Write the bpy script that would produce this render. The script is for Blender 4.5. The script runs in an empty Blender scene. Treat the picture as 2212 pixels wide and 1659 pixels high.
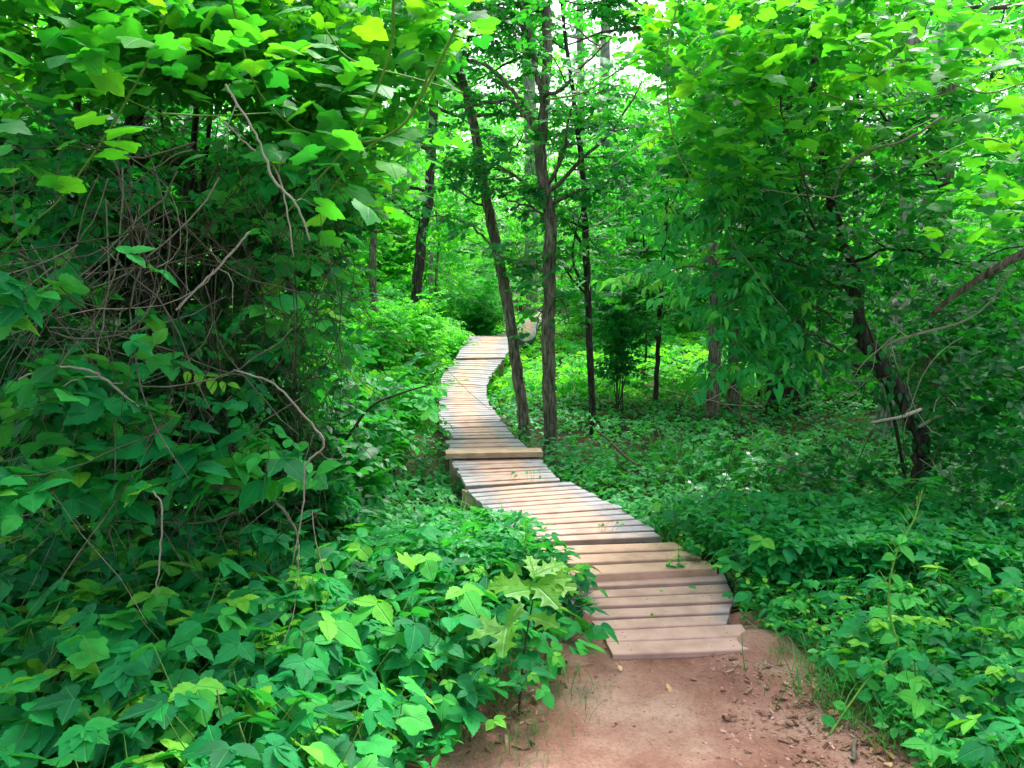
import bpy, math, random
import numpy as np
from mathutils import Vector

R = np.random.default_rng(7)
random.seed(7)
scene = bpy.context.scene
C = scene.collection

# ------------------------------------------------------------------ camera
F = 1841.0            # focal length in units of a 2212 px wide frame
PITCH = math.radians(7.1)
H = 1.75
cam = bpy.data.cameras.new('camera')
cam.sensor_width = 36.0
cam.lens = 36.0 * F / 2212.0
cam.clip_start = 0.02
cam.clip_end = 2000
cam_ob = bpy.data.objects.new('camera', cam)
C.objects.link(cam_ob)
cam_ob.location = (0, 0, H)
cam_ob.rotation_euler = (math.pi / 2 - PITCH, 0, 0)
scene.camera = cam_ob

# ------------------------------------------------------------------ world, sun, exposure
SUN_EL, SUN_AZ = math.radians(58), math.radians(25)     # azimuth measured from +Y towards +X
w = bpy.data.worlds.new('World')
scene.world = w
w.use_nodes = True
nt = w.node_tree
nt.nodes.clear()
sky = nt.nodes.new('ShaderNodeTexSky')
sky.sky_type = 'NISHITA'
sky.sun_disc = False
sky.sun_elevation = SUN_EL
sky.sun_rotation = SUN_AZ
sky.dust_density = 5.0
sky.air_density = 1.0
hs = nt.nodes.new('ShaderNodeHueSaturation')
hs.inputs['Saturation'].default_value = 0.5
bg = nt.nodes.new('ShaderNodeBackground')
bg.inputs['Strength'].default_value = 0.15
wo = nt.nodes.new('ShaderNodeOutputWorld')
nt.links.new(sky.outputs[0], hs.inputs['Color'])
nt.links.new(hs.outputs[0], bg.inputs['Color'])
nt.links.new(bg.outputs[0], wo.inputs['Surface'])

sun = bpy.data.lights.new('sun', 'SUN')
sun.energy = 1.7
sun.angle = math.radians(10)
sun.color = (1.0, 0.96, 0.9)
sun_ob = bpy.data.objects.new('sun', sun)
C.objects.link(sun_ob)
sd = Vector((math.cos(SUN_EL) * math.sin(SUN_AZ), math.cos(SUN_EL) * math.cos(SUN_AZ), math.sin(SUN_EL)))
sun_ob.rotation_euler = sd.to_track_quat('Z', 'Y').to_euler()

scene.view_settings.view_transform = 'Standard'
scene.view_settings.look = 'None'
scene.view_settings.exposure = 1.8
scene.view_settings.gamma = 1.0
cy = scene.cycles
cy.max_bounces = 10
cy.diffuse_bounces = 5
cy.glossy_bounces = 2
cy.transmission_bounces = 8
cy.transparent_max_bounces = 4
cy.use_adaptive_sampling = True
cy.adaptive_threshold = 0.02
cy.use_denoising = True
cy.caustics_reflective = False
cy.caustics_refractive = False

# ------------------------------------------------------------------ pixel -> world
cp, sp = math.cos(PITCH), math.sin(PITCH)
def ray(x, y):
    cx, cyy = (x - 1106) / F, (829.5 - y) / F
    return np.array([cx, cp + cyy * sp, -sp + cyy * cp])
def at(x, y, Y):
    d = ray(x, y)
    return d * (Y / d[1]) + np.array([0, 0, H])
def atz(x, y, z):
    d = ray(x, y)
    return d * ((z - H) / d[2]) + np.array([0, 0, H])

# ------------------------------------------------------------------ smooth noise
_ph = [(R.uniform(0, 6.28, 2), R.uniform(0, 6.28)) for _ in range(24)]
def noise2(x, y, s=1.0):
    x = np.asarray(x, float) * s; y = np.asarray(y, float) * s
    o = 0
    for k in range(8):
        a = k * 2.399 + 0.3
        f = 0.7 + 0.42 * k
        o = o + np.sin(f * (x * math.cos(a) + y * math.sin(a)) + _ph[k][1]) / (1 + 0.35 * k)
    return o / 3.2
def sstep(a, b, t):
    t = np.clip((np.asarray(t, float) - a) / (b - a), 0, 1)
    return t * t * (3 - 2 * t)
def path_mid(Y):
    return np.interp(Y, [0, 2, 2.9, 3.9, 5], [0.45, 0.5, 0.62, 0.72, 0.7])
def path_half(Y):
    return np.interp(Y, [0, 2, 2.9, 3.5, 4.2, 5], [1.1, 1.05, 0.86, 0.68, 0.5, 0.35])
def ground_z(x, y):
    x = np.asarray(x, float); y = np.asarray(y, float)
    drop = -0.42 * sstep(5.2, 7.0, y) + 0.22 * sstep(14, 22, y) + 0.9 * sstep(34, 90, y)
    side = np.abs(x - path_mid(y)) - path_half(y)
    b = 0.05 * sstep(0.0, 0.5, side) * (1 - sstep(4, 6, y))
    nz = 0.06 * noise2(x, y, 0.6) * sstep(0.2, 2.0, side + sstep(5, 8, y) * 2)
    return drop + b + nz - 0.02

# ------------------------------------------------------------------ mesh collector
class Geo:
    def __init__(s):
        s.v = []; s.f3 = []; s.f4 = []; s.t = []; s.l = []; s.n = 0
    def add(s, V, F3=None, F4=None, tint=None, lc=None):
        V = np.asarray(V, float).reshape(-1, 3)
        k = len(V)
        if F3 is not None and len(F3): s.f3.append(np.asarray(F3, int) + s.n)
        if F4 is not None and len(F4): s.f4.append(np.asarray(F4, int) + s.n)
        s.v.append(V)
        s.t.append(np.full(k, 0.5) if tint is None else np.broadcast_to(np.asarray(tint, float), (k,)))
        s.l.append(np.zeros((k, 3)) if lc is None else lc)
        s.n += k
    def mesh(s, name, mat, smooth=True):
        V = np.concatenate(s.v).astype(np.float32)
        loops, tot = [], []
        for arr in s.f3: loops.append(arr.reshape(-1)); tot.append(np.full(len(arr), 3))
        for arr in s.f4: loops.append(arr.reshape(-1)); tot.append(np.full(len(arr), 4))
        loops = np.concatenate(loops).astype(np.int32); tot = np.concatenate(tot).astype(np.int32)
        me = bpy.data.meshes.new(name)
        me.vertices.add(len(V)); me.vertices.foreach_set('co', V.ravel())
        me.loops.add(len(loops)); me.loops.foreach_set('vertex_index', loops)
        me.polygons.add(len(tot))
        st = np.concatenate([[0], np.cumsum(tot)[:-1]]).astype(np.int32)
        me.polygons.foreach_set('loop_start', st)
        me.polygons.foreach_set('loop_total', tot)
        a = me.attributes.new('tint', 'FLOAT', 'POINT'); a.data.foreach_set('value', np.concatenate(s.t).astype(np.float32))
        a = me.attributes.new('lc', 'FLOAT_VECTOR', 'POINT'); a.data.foreach_set('vector', np.concatenate(s.l).astype(np.float32).ravel())
        me.polygons.foreach_set('use_smooth', np.full(len(tot), smooth))
        me.update(calc_edges=True)
        if mat: me.materials.append(mat)
        return me
    def build(s, name, mat, parent=None, smooth=True, loc=None):
        me = s.mesh(name, mat, smooth)
        o = bpy.data.objects.new(name, me)
        C.objects.link(o)
        if parent is not None: o.parent = parent
        if loc is not None: o.location = loc
        return o

def tag(o, label=None, cat=None, group=None, kind=None):
    if label: o['label'] = label
    if cat: o['category'] = cat
    if group: o['group'] = group
    if kind: o['kind'] = kind
    return o
def thing(name, label, cat, loc=(0, 0, 0), group=None):
    o = bpy.data.objects.new(name, None)
    o.empty_display_size = 0.2
    C.objects.link(o)
    o.location = loc
    return tag(o, label, cat, group)
def dup(root, loc, rot=(0, 0, 0), sc=1.0, label=None, group=None, cat=None):
    r = root.copy(); C.objects.link(r)
    r.location = loc; r.rotation_euler = rot; r.scale = (sc, sc, sc)
    if label: r['label'] = label
    if group: r['group'] = group
    if cat: r['category'] = cat
    for ch in list(root.children):
        c = ch.copy(); C.objects.link(c); c.parent = r
    return r

# ------------------------------------------------------------------ materials
def newmat(name):
    m = bpy.data.materials.new(name); m.use_nodes = True
    n = m.node_tree; n.nodes.clear()
    return m, n
def nd(n, t, **kw):
    x = n.nodes.new(t)
    for k, v in kw.items(): setattr(x, k, v)
    return x
def ramp(n, fac, stops):
    r = nd(n, 'ShaderNodeValToRGB')
    e = r.color_ramp.elements
    while len(e) < len(stops): e.new(0.5)
    for el, (p, c) in zip(e, stops):
        el.position = p; el.color = (*c, 1)
    n.links.new(fac, r.inputs[0])
    return r.outputs[0]
def leaf_mat(name, cols, trans, rough=0.42, tf=0.45, veins=True, spec=0.5):
    m, n = newmat(name)
    out = nd(n, 'ShaderNodeOutputMaterial')
    at_ = nd(n, 'ShaderNodeAttribute', attribute_name='tint')
    col = ramp(n, at_.outputs['Fac'], cols)
    tr = ramp(n, at_.outputs['Fac'], trans)
    p = nd(n, 'ShaderNodeBsdfPrincipled')
    p.inputs['Roughness'].default_value = rough
    p.inputs['Specular IOR Level'].default_value = spec
    t = nd(n, 'ShaderNodeBsdfTranslucent')
    mx = nd(n, 'ShaderNodeMixShader'); mx.inputs[0].default_value = tf
    # backside is paler and duller
    geo = nd(n, 'ShaderNodeNewGeometry')
    bk = nd(n, 'ShaderNodeMix', data_type='RGBA', blend_type='MIX')
    n.links.new(geo.outputs['Backfacing'], bk.inputs[0])
    hsv = nd(n, 'ShaderNodeHueSaturation'); hsv.inputs['Saturation'].default_value = 0.85; hsv.inputs['Value'].default_value = 1.25
    n.links.new(col, hsv.inputs['Color'])
    n.links.new(col, bk.inputs[6]); n.links.new(hsv.outputs[0], bk.inputs[7])
    base = bk.outputs[2]
    if veins:
        lc = nd(n, 'ShaderNodeAttribute', attribute_name='lc')
        sx = nd(n, 'ShaderNodeSeparateXYZ'); n.links.new(lc.outputs['Vector'], sx.inputs[0])
        ab = nd(n, 'ShaderNodeMath', operation='ABSOLUTE'); n.links.new(sx.outputs[0], ab.inputs[0])
        mr = nd(n, 'ShaderNodeMapRange'); mr.inputs[1].default_value = 0.0; mr.inputs[2].default_value = 0.035
        mr.inputs[3].default_value = 1; mr.inputs[4].default_value = 0; n.links.new(ab.outputs[0], mr.inputs[0])
        m1 = nd(n, 'ShaderNodeMath', operation='MULTIPLY_ADD'); m1.inputs[1].default_value = -1.1
        n.links.new(ab.outputs[0], m1.inputs[0]); n.links.new(sx.outputs[1], m1.inputs[2])
        m2 = nd(n, 'ShaderNodeMath', operation='MULTIPLY'); m2.inputs[1].default_value = 55; n.links.new(m1.outputs[0], m2.inputs[0])
        m3 = nd(n, 'ShaderNodeMath', operation='SINE'); n.links.new(m2.outputs[0], m3.inputs[0])
        m4 = nd(n, 'ShaderNodeMapRange'); m4.inputs[1].default_value = 0.8; m4.inputs[2].default_value = 1.0
        m4.inputs[3].default_value = 0; m4.inputs[4].default_value = 0.4; n.links.new(m3.outputs[0], m4.inputs[0])
        mm = nd(n, 'ShaderNodeMath', operation='MAXIMUM'); n.links.new(mr.outputs[0], mm.inputs[0]); n.links.new(m4.outputs[0], mm.inputs[1])
        ms = nd(n, 'ShaderNodeMath', operation='MULTIPLY'); ms.inputs[1].default_value = 0.6; n.links.new(mm.outputs[0], ms.inputs[0])
        vx = nd(n, 'ShaderNodeMix', data_type='RGBA', blend_type='MIX')
        n.links.new(ms.outputs[0], vx.inputs[0]); n.links.new(base, vx.inputs[6]); vx.inputs[7].default_value = (0.07, 0.36, 0.09, 1)
        base = vx.outputs[2]
        # broad soft mottling
        nz = nd(n, 'ShaderNodeTexNoise'); nz.inputs['Scale'].default_value = 18
        g = nd(n, 'ShaderNodeNewGeometry'); n.links.new(g.outputs['Position'], nz.inputs['Vector'])
        mo = nd(n, 'ShaderNodeMapRange'); mo.inputs[1].default_value = 0.3; mo.inputs[2].default_value = 0.7
        mo.inputs[3].default_value = 0.8; mo.inputs[4].default_value = 1.2; n.links.new(nz.outputs['Fac'], mo.inputs[0])
        mv = nd(n, 'ShaderNodeHueSaturation'); n.links.new(base, mv.inputs['Color']); n.links.new(mo.outputs[0], mv.inputs['Value'])
        base = mv.outputs[0]
        bp = nd(n, 'ShaderNodeBump'); bp.inputs['Strength'].default_value = 0.7; bp.inputs['Distance'].default_value = 0.003
        bp.invert = True
        n.links.new(mm.outputs[0], bp.inputs['Height'])
        n.links.new(bp.outputs[0], p.inputs['Normal'])
    n.links.new(base, p.inputs['Base Color']); n.links.new(tr, t.inputs['Color'])
    n.links.new(p.outputs[0], mx.inputs[1]); n.links.new(t.outputs[0], mx.inputs[2])
    n.links.new(mx.outputs[0], out.inputs['Surface'])
    return m
def bark_mat(name, c1, c2, c3, scale=9.0, bump=0.6):
    m, n = newmat(name)
    out = nd(n, 'ShaderNodeOutputMaterial'); p = nd(n, 'ShaderNodeBsdfPrincipled')
    p.inputs['Roughness'].default_value = 0.9; p.inputs['Specular IOR Level'].default_value = 0.2
    g = nd(n, 'ShaderNodeTexCoord')
    mp = nd(n, 'ShaderNodeMapping'); mp.inputs['Scale'].default_value = (1, 1, 0.16)
    n.links.new(g.outputs['Object'], mp.inputs[0])
    vo = nd(n, 'ShaderNodeTexNoise'); vo.inputs['Scale'].default_value = scale * 4; vo.inputs['Detail'].default_value = 8; vo.inputs['Roughness'].default_value = 0.65
    n.links.new(mp.outputs[0], vo.inputs['Vector'])
    n2 = nd(n, 'ShaderNodeTexNoise'); n2.inputs['Scale'].default_value = 3; n2.inputs['Detail'].default_value = 4
    n.links.new(g.outputs['Object'], n2.inputs['Vector'])
    c = ramp(n, vo.outputs['Fac'], [(0.36, c1), (0.52, c2), (0.68, c3)])
    cc = nd(n, 'ShaderNodeMix', data_type='RGBA', blend_type='MULTIPLY'); cc.inputs[0].default_value = 0.8
    v2 = ramp(n, n2.outputs['Fac'], [(0.3, (0.55, 0.6, 0.5)), (0.7, (1.15, 1.1, 1.05))])
    n.links.new(c, cc.inputs[6]); n.links.new(v2, cc.inputs[7])
    n.links.new(cc.outputs[2], p.inputs['Base Color'])
    b = nd(n, 'ShaderNodeBump'); b.inputs['Strength'].default_value = bump; b.inputs['Distance'].default_value = 0.02
    n.links.new(vo.outputs['Fac'], b.inputs['Height']); n.links.new(b.outputs[0], p.inputs['Normal'])
    n.links.new(p.outputs[0], out.inputs[0])
    return m
def simple_mat(name, cols, rough=0.8, scale=20, spec=0.3):
    m, n = newmat(name)
    out = nd(n, 'ShaderNodeOutputMaterial'); p = nd(n, 'ShaderNodeBsdfPrincipled')
    p.inputs['Roughness'].default_value = rough; p.inputs['Specular IOR Level'].default_value = spec
    a = nd(n, 'ShaderNodeAttribute', attribute_name='tint')
    g = nd(n, 'ShaderNodeTexCoord'); z = nd(n, 'ShaderNodeTexNoise'); z.inputs['Scale'].default_value = scale; z.inputs['Detail'].default_value = 3
    n.links.new(g.outputs['Object'], z.inputs['Vector'])
    ad = nd(n, 'ShaderNodeMath', operation='MULTIPLY_ADD'); ad.inputs[1].default_value = 0.5
    sb = nd(n, 'ShaderNodeMath', operation='SUBTRACT'); sb.inputs[1].default_value = 0.25
    n.links.new(z.outputs['Fac'], ad.inputs[0]); n.links.new(a.outputs['Fac'], ad.inputs[2]); n.links.new(ad.outputs[0], sb.inputs[0])
    c = ramp(n, sb.outputs[0], cols)
    n.links.new(c, p.inputs['Base Color']); n.links.new(p.outputs[0], out.inputs[0])
    return m

M = {}
# (reflectance ramp, transmitted ramp)
M['fore'] = leaf_mat('leaf_creeper', [(0.0, (0.004, 0.11, 0.036)), (0.25, (0.006, 0.20, 0.062)), (0.5, (0.012, 0.31, 0.062)), (0.8, (0.06, 0.46, 0.06)), (1.0, (0.22, 0.60, 0.04))],
                     [(0.0, (0.02, 0.34, 0.03)), (0.6, (0.05, 0.52, 0.03)), (1.0, (0.24, 0.70, 0.01))], rough=0.58, tf=0.36, spec=0.2)
M['grape'] = leaf_mat('leaf_grape', [(0.0, (0.008, 0.15, 0.035)), (0.5, (0.018, 0.28, 0.045)), (1.0, (0.08, 0.44, 0.02))],
                      [(0.0, (0.03, 0.36, 0.02)), (0.5, (0.10, 0.60, 0.015)), (1.0, (0.28, 0.80, 0.01))], rough=0.5, tf=0.5, spec=0.3)
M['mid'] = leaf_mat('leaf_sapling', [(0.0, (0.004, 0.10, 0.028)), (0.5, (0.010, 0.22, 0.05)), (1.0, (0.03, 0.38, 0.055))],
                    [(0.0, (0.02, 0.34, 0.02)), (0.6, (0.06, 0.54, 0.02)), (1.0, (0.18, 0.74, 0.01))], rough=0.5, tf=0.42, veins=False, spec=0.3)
M['far'] = leaf_mat('leaf_forest', [(0.0, (0.012, 0.20, 0.045)), (0.5, (0.025, 0.36, 0.06)), (1.0, (0.09, 0.52, 0.05))],
                    [(0.0, (0.05, 0.56, 0.03)), (0.5, (0.12, 0.76, 0.03)), (1.0, (0.30, 0.88, 0.02))], rough=0.55, tf=0.5, veins=False, spec=0.25)
M['cover'] = leaf_mat('leaf_ground_cover', [(0.0, (0.006, 0.15, 0.036)), (0.5, (0.014, 0.30, 0.065)), (1.0, (0.06, 0.46, 0.06))],
                      [(0.0, (0.03, 0.40, 0.03)), (0.6, (0.07, 0.6, 0.03)), (1.0, (0.2, 0.78, 0.02))], rough=0.5, tf=0.38, veins=False, spec=0.3)
M['oak'] = leaf_mat('leaf_oak', [(0.0, (0.05, 0.27, 0.015)), (1.0, (0.13, 0.38, 0.015))],
                    [(0.0, (0.2, 0.6, 0.01)), (1.0, (0.35, 0.75, 0.01))], rough=0.5, tf=0.4)
M['grass'] = leaf_mat('grass_blade', [(0.0, (0.02, 0.16, 0.03)), (0.5, (0.04, 0.26, 0.04)), (1.0, (0.12, 0.4, 0.05))],
                      [(0.0, (0.04, 0.35, 0.02)), (1.0, (0.15, 0.6, 0.02))], rough=0.5, tf=0.35, veins=False)
M['bark'] = bark_mat('bark_grey_brown', (0.04, 0.034, 0.027), (0.17, 0.147, 0.12), (0.34, 0.30, 0.25))
M['bark_pale'] = bark_mat('bark_pale', (0.10, 0.10, 0.09), (0.30, 0.29, 0.27), (0.48, 0.47, 0.44), 6)
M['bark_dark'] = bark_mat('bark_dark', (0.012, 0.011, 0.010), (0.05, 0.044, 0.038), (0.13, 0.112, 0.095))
M['twig'] = simple_mat('dry_twig', [(0.0, (0.018, 0.017, 0.010)), (0.5, (0.075, 0.068, 0.042)), (1.0, (0.34, 0.32, 0.25))], 0.8)
M['stem'] = simple_mat('green_stem', [(0.0, (0.06, 0.05, 0.025)), (0.5, (0.07, 0.17, 0.03)), (1.0, (0.16, 0.36, 0.04))], 0.6)
M['petal'] = simple_mat('white_petal', [(0.0, (0.7, 0.72, 0.75)), (1.0, (0.85, 0.85, 0.85))], 0.6)
M['stone'] = simple_mat('pebble', [(0.0, (0.16, 0.075, 0.05)), (0.5, (0.32, 0.17, 0.12)), (1.0, (0.5, 0.34, 0.27))], 0.9, 30)
M['chip'] = simple_mat('wood_chip', [(0.0, (0.09, 0.045, 0.03)), (0.5, (0.24, 0.13, 0.085)), (1.0, (0.48, 0.32, 0.2))], 0.9, 30)
M['dead'] = simple_mat('dry_leaf', [(0.0, (0.12, 0.06, 0.03)), (0.5, (0.30, 0.16, 0.07)), (1.0, (0.55, 0.38, 0.2))], 0.8, 30)

def soil_mat(name, cols, sc=1.0, fine=60):
    m, n = newmat(name)
    out = nd(n, 'ShaderNodeOutputMaterial'); p = nd(n, 'ShaderNodeBsdfPrincipled')
    p.inputs['Roughness'].default_value = 0.95; p.inputs['Specular IOR Level'].default_value = 0.15
    g = nd(n, 'ShaderNodeTexCoord')
    a = nd(n, 'ShaderNodeTexNoise'); a.inputs['Scale'].default_value = 1.7 * sc; a.inputs['Detail'].default_value = 9; a.inputs['Roughness'].default_value = 0.62
    b = nd(n, 'ShaderNodeTexNoise'); b.inputs['Scale'].default_value = fine; b.inputs['Detail'].default_value = 6; b.inputs['Roughness'].default_value = 0.75
    for z in (a, b): n.links.new(g.outputs['Object'], z.inputs['Vector'])
    c = ramp(n, a.outputs['Fac'], cols)
    c2 = ramp(n, b.outputs['Fac'], [(0.25, (0.55, 0.5, 0.48)), (0.5, (1, 1, 1)), (0.75, (1.3, 1.25, 1.2))])
    mx = nd(n, 'ShaderNodeMix', data_type='RGBA', blend_type='MULTIPLY'); mx.inputs[0].default_value = 0.8
    n.links.new(c, mx.inputs[6]); n.links.new(c2, mx.inputs[7]); n.links.new(mx.outputs[2], p.inputs['Base Color'])
    bm = nd(n, 'ShaderNodeBump'); bm.inputs['Strength'].default_value = 0.9; bm.inputs['Distance'].default_value = 0.02
    n.links.new(b.outputs['Fac'], bm.inputs['Height']); n.links.new(bm.outputs[0], p.inputs['Normal'])
    n.links.new(p.outputs[0], out.inputs[0])
    return m
M['dirt'] = soil_mat('red_dirt', [(0.34, (0.24, 0.115, 0.082)), (0.48, (0.36, 0.19, 0.14)), (0.62, (0.50, 0.33, 0.25))])
M['soil'] = soil_mat('forest_soil', [(0.3, (0.02, 0.02, 0.01)), (0.5, (0.035, 0.04, 0.016)), (0.7, (0.06, 0.065, 0.025))], 2.0, 30)

def wood_mat(name, edge, mid, dirt, newwood=False):
    m, n = newmat(name)
    out = nd(n, 'ShaderNodeOutputMaterial'); p = nd(n, 'ShaderNodeBsdfPrincipled')
    p.inputs['Roughness'].default_value = 0.78; p.inputs['Specular IOR Level'].default_value = 0.25
    lc = nd(n, 'ShaderNodeAttribute', attribute_name='lc')
    ti = nd(n, 'ShaderNodeAttribute', attribute_name='tint')
    sx = nd(n, 'ShaderNodeSeparateXYZ'); n.links.new(lc.outputs['Vector'], sx.inputs[0])
    ab = nd(n, 'ShaderNodeMath', operation='ABSOLUTE'); n.links.new(sx.outputs[0], ab.inputs[0])
    # blotchy trail dirt along the riding line, wider near the path (lc.z carries how dirty the plank is)
    g = nd(n, 'ShaderNodeTexCoord')
    nz = nd(n, 'ShaderNodeTexNoise'); nz.inputs['Scale'].default_value = 4.5; nz.inputs['Detail'].default_value = 6
    n.links.new(g.outputs['Object'], nz.inputs['Vector'])
    s1 = nd(n, 'ShaderNodeMath', operation='MULTIPLY_ADD'); s1.inputs[1].default_value = 1.1; s1.inputs[2].default_value = -0.55
    n.links.new(nz.outputs['Fac'], s1.inputs[0])
    s2 = nd(n, 'ShaderNodeMath', operation='ADD'); n.links.new(s1.outputs[0], s2.inputs[0]); n.links.new(sx.outputs[2], s2.inputs[1])
    s3 = nd(n, 'ShaderNodeMath', operation='SUBTRACT'); n.links.new(s2.outputs[0], s3.inputs[0]); n.links.new(ab.outputs[0], s3.inputs[1])
    mr = nd(n, 'ShaderNodeMapRange', interpolation_type='SMOOTHSTEP'); mr.inputs[1].default_value = -0.25; mr.inputs[2].default_value = 0.35
    mr.inputs[3].default_value = 0; mr.inputs[4].default_value = 0.85
    n.links.new(s3.outputs[0], mr.inputs[0])
    # grain: stretched noise along plank (plank length runs roughly along X)
    mp = nd(n, 'ShaderNodeMapping'); mp.inputs['Scale'].default_value = (2.5, 60, 60)
    n.links.new(g.outputs['Object'], mp.inputs[0])
    gr = nd(n, 'ShaderNodeTexNoise'); gr.inputs['Scale'].default_value = 1.6; gr.inputs['Detail'].default_value = 5; gr.inputs['Distortion'].default_value = 0.4
    n.links.new(mp.outputs[0], gr.inputs['Vector'])
    base = ramp(n, ti.outputs['Fac'], [(0.0, edge), (1.0, mid)])
    grc = ramp(n, gr.outputs['Fac'], [(0.3, (0.72, 0.7, 0.68)), (0.55, (1, 1, 1)), (0.75, (1.12, 1.1, 1.08))])
    mu = nd(n, 'ShaderNodeMix', data_type='RGBA', blend_type='MULTIPLY'); mu.inputs[0].default_value = 0.85
    n.links.new(base, mu.inputs[6]); n.links.new(grc, mu.inputs[7])
    dd = nd(n, 'ShaderNodeMix', data_type='RGBA', blend_type='MIX')
    n.links.new(mr.outputs[0], dd.inputs[0]); n.links.new(mu.outputs[2], dd.inputs[6]); dd.inputs[7].default_value = (*dirt, 1)
    # nail heads and a few dark blemishes
    def mth(op, a, b=None, c=None):
        q = nd(n, 'ShaderNodeMath', operation=op)
        for k_, v_ in enumerate((a, b, c)):
            if v_ is None: continue
            if isinstance(v_, (int, float)): q.inputs[k_].default_value = v_
            else: n.links.new(v_, q.inputs[k_])
        return q.outputs[0]
    dx = mth('MULTIPLY', mth('SUBTRACT', ab.outputs[0], 0.72), 0.45)
    dy = mth('MULTIPLY', mth('SUBTRACT', mth('ABSOLUTE', mth('SUBTRACT', sx.outputs[1], 0.5)), 0.22), 0.13)
    nail = mth('LESS_THAN', mth('ADD', mth('MULTIPLY', dx, dx), mth('MULTIPLY', dy, dy)), 0.000022)
    n3 = nd(n, 'ShaderNodeTexNoise'); n3.inputs['Scale'].default_value = 26; n.links.new(g.outputs['Object'], n3.inputs['Vector'])
    spot = mth('MULTIPLY', mth('GREATER_THAN', n3.outputs['Fac'], 0.735), 0.6)
    n4 = nd(n, 'ShaderNodeTexNoise'); n4.inputs['Scale'].default_value = 7; n4.inputs['Detail'].default_value = 5; n.links.new(g.outputs['Object'], n4.inputs['Vector'])
    blot = nd(n, 'ShaderNodeMix', data_type='RGBA', blend_type='MULTIPLY'); blot.inputs[0].default_value = 0.7
    n.links.new(dd.outputs[2], blot.inputs[6]); n.links.new(ramp(n, n4.outputs['Fac'], [(0.35, (0.72, 0.70, 0.68)), (0.6, (1.1, 1.1, 1.1))]), blot.inputs[7])
    nm = nd(n, 'ShaderNodeMix', data_type='RGBA', blend_type='MIX')
    n.links.new(mth('MAXIMUM', nail, spot), nm.inputs[0]); n.links.new(blot.outputs[2], nm.inputs[6]); nm.inputs[7].default_value = (0.06, 0.045, 0.04, 1)
    n.links.new(nm.outputs[2], p.inputs['Base Color'])
    b = nd(n, 'ShaderNodeBump'); b.inputs['Strength'].default_value = 0.35; b.inputs['Distance'].default_value = 0.004
    n.links.new(gr.outputs['Fac'], b.inputs['Height']); n.links.new(b.outputs[0], p.inputs['Normal'])
    n.links.new(p.outputs[0], out.inputs[0])
    return m
M['plank'] = wood_mat('weathered_plank', (0.27, 0.27, 0.295), (0.36, 0.345, 0.36), (0.52, 0.325, 0.245))
M['plank_new'] = wood_mat('new_plank', (0.42, 0.28, 0.185), (0.52, 0.37, 0.25), (0.54, 0.345, 0.25))

# ------------------------------------------------------------------ leaf templates  (V, F3, F4, lc, leafid)
def leaf(nseg=6, width=0.55, peak=0.38, fold=0.12, droop=0.18, teeth=0.0, tip=1.3):
    V, L = [], []
    for i in range(nseg + 1):
        t = i / nseg
        tt = t ** (math.log(0.5) / math.log(peak))
        wd = 0.5 * width * (max(0.0, math.sin(math.pi * tt)) ** (0.75 if t < peak else tip * 0.8))
        if teeth and 0 < i < nseg: wd *= 1 + (teeth if i % 2 else -teeth)
        yc = t - (teeth * 0.16 if teeth and i % 2 == 0 else 0)
        z = -droop * t * t
        for sgn in (-1, 0, 1):
            V.append((sgn * wd, (yc if sgn else t), z + abs(sgn) * fold * wd * 2)); L.append((sgn * wd, t, 0))
    F4 = []
    for i in range(nseg):
        a = 3 * i
        F4 += [(a, a + 1, a + 4, a + 3), (a + 1, a + 2, a + 5, a + 4)]
    return np.array(V, float), None, np.array(F4), np.array(L, float), np.zeros(len(V))
def radial_leaf(rfun, nth=22, bend=0.1, cup=0.08):
    """leaf with its petiole at the origin, blade spreading towards +y"""
    c0 = np.array([0, 0.34, 0.0])
    V = [c0]; L = [(0, 0.34, 0)]
    ths = np.linspace(-math.pi, math.pi, nth, endpoint=False)
    for fr in (0.55, 1.0):
        for th in ths:
            r = rfun(th) * fr
            x, y = r * math.sin(th), 0.34 + r * math.cos(th)
            z = -bend * (y * y) + cup * fr * abs(math.sin(2 * th + 0.5)) * 0.5 - 0.06 * fr * fr
            V.append((x, y, z)); L.append((x, y, 0))
    F3 = [(0, 1 + (i + 1) % nth, 1 + i) for i in range(nth)]
    F4 = [(1 + i, 1 + (i + 1) % nth, 1 + nth + (i + 1) % nth, 1 + nth + i) for i in range(nth)]
    return np.array(V, float), np.array(F3), np.array(F4), np.array(L, float), np.zeros(len(V))
def grape_r(th):
    a = abs(th)
    r = 0.50 + 0.035 * math.cos(a * 5) + 0.13 * math.exp(-(a / 0.4) ** 2) + 0.05 * math.exp(-((a - 1.15) / 0.3) ** 2) + 0.022 * math.cos(th * 13)
    r *= (1 - 0.60 * math.exp(-((math.pi - a) / 0.30) ** 2))
    return r * 0.95
def oakleaf():
    V, L = [], []
    n = 30
    for i in range(n + 1):
        t = i / n
        env = math.sin(math.pi * min(1, t ** 1.25)) ** 0.7 if 0 < t < 1 else 0
        wd = 0.02 + 0.33 * env * (0.70 + 0.32 * math.sin(t * 2 * math.pi * 3.4 - 1.2))
        if i == n: wd = 0.0
        off = 0.05 * (math.sin(t * 2 * math.pi * 3.4 - 0.4)) * env
        for s in (-1, 0, 1):
            V.append((s * wd * (1.08 if s > 0 else 1), t + (off + 0.04 * env if s else 0), -0.22 * t * t + abs(s) * wd * 0.22)); L.append((s * wd, t, 0))
    F4 = []
    for i in range(n):
        a = 3 * i
        F4 += [(a, a + 1, a + 4, a + 3), (a + 1, a + 2, a + 5, a + 4)]
    return np.array(V, float), None, np.array(F4), np.array(L, float), np.zeros(len(V))

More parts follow.
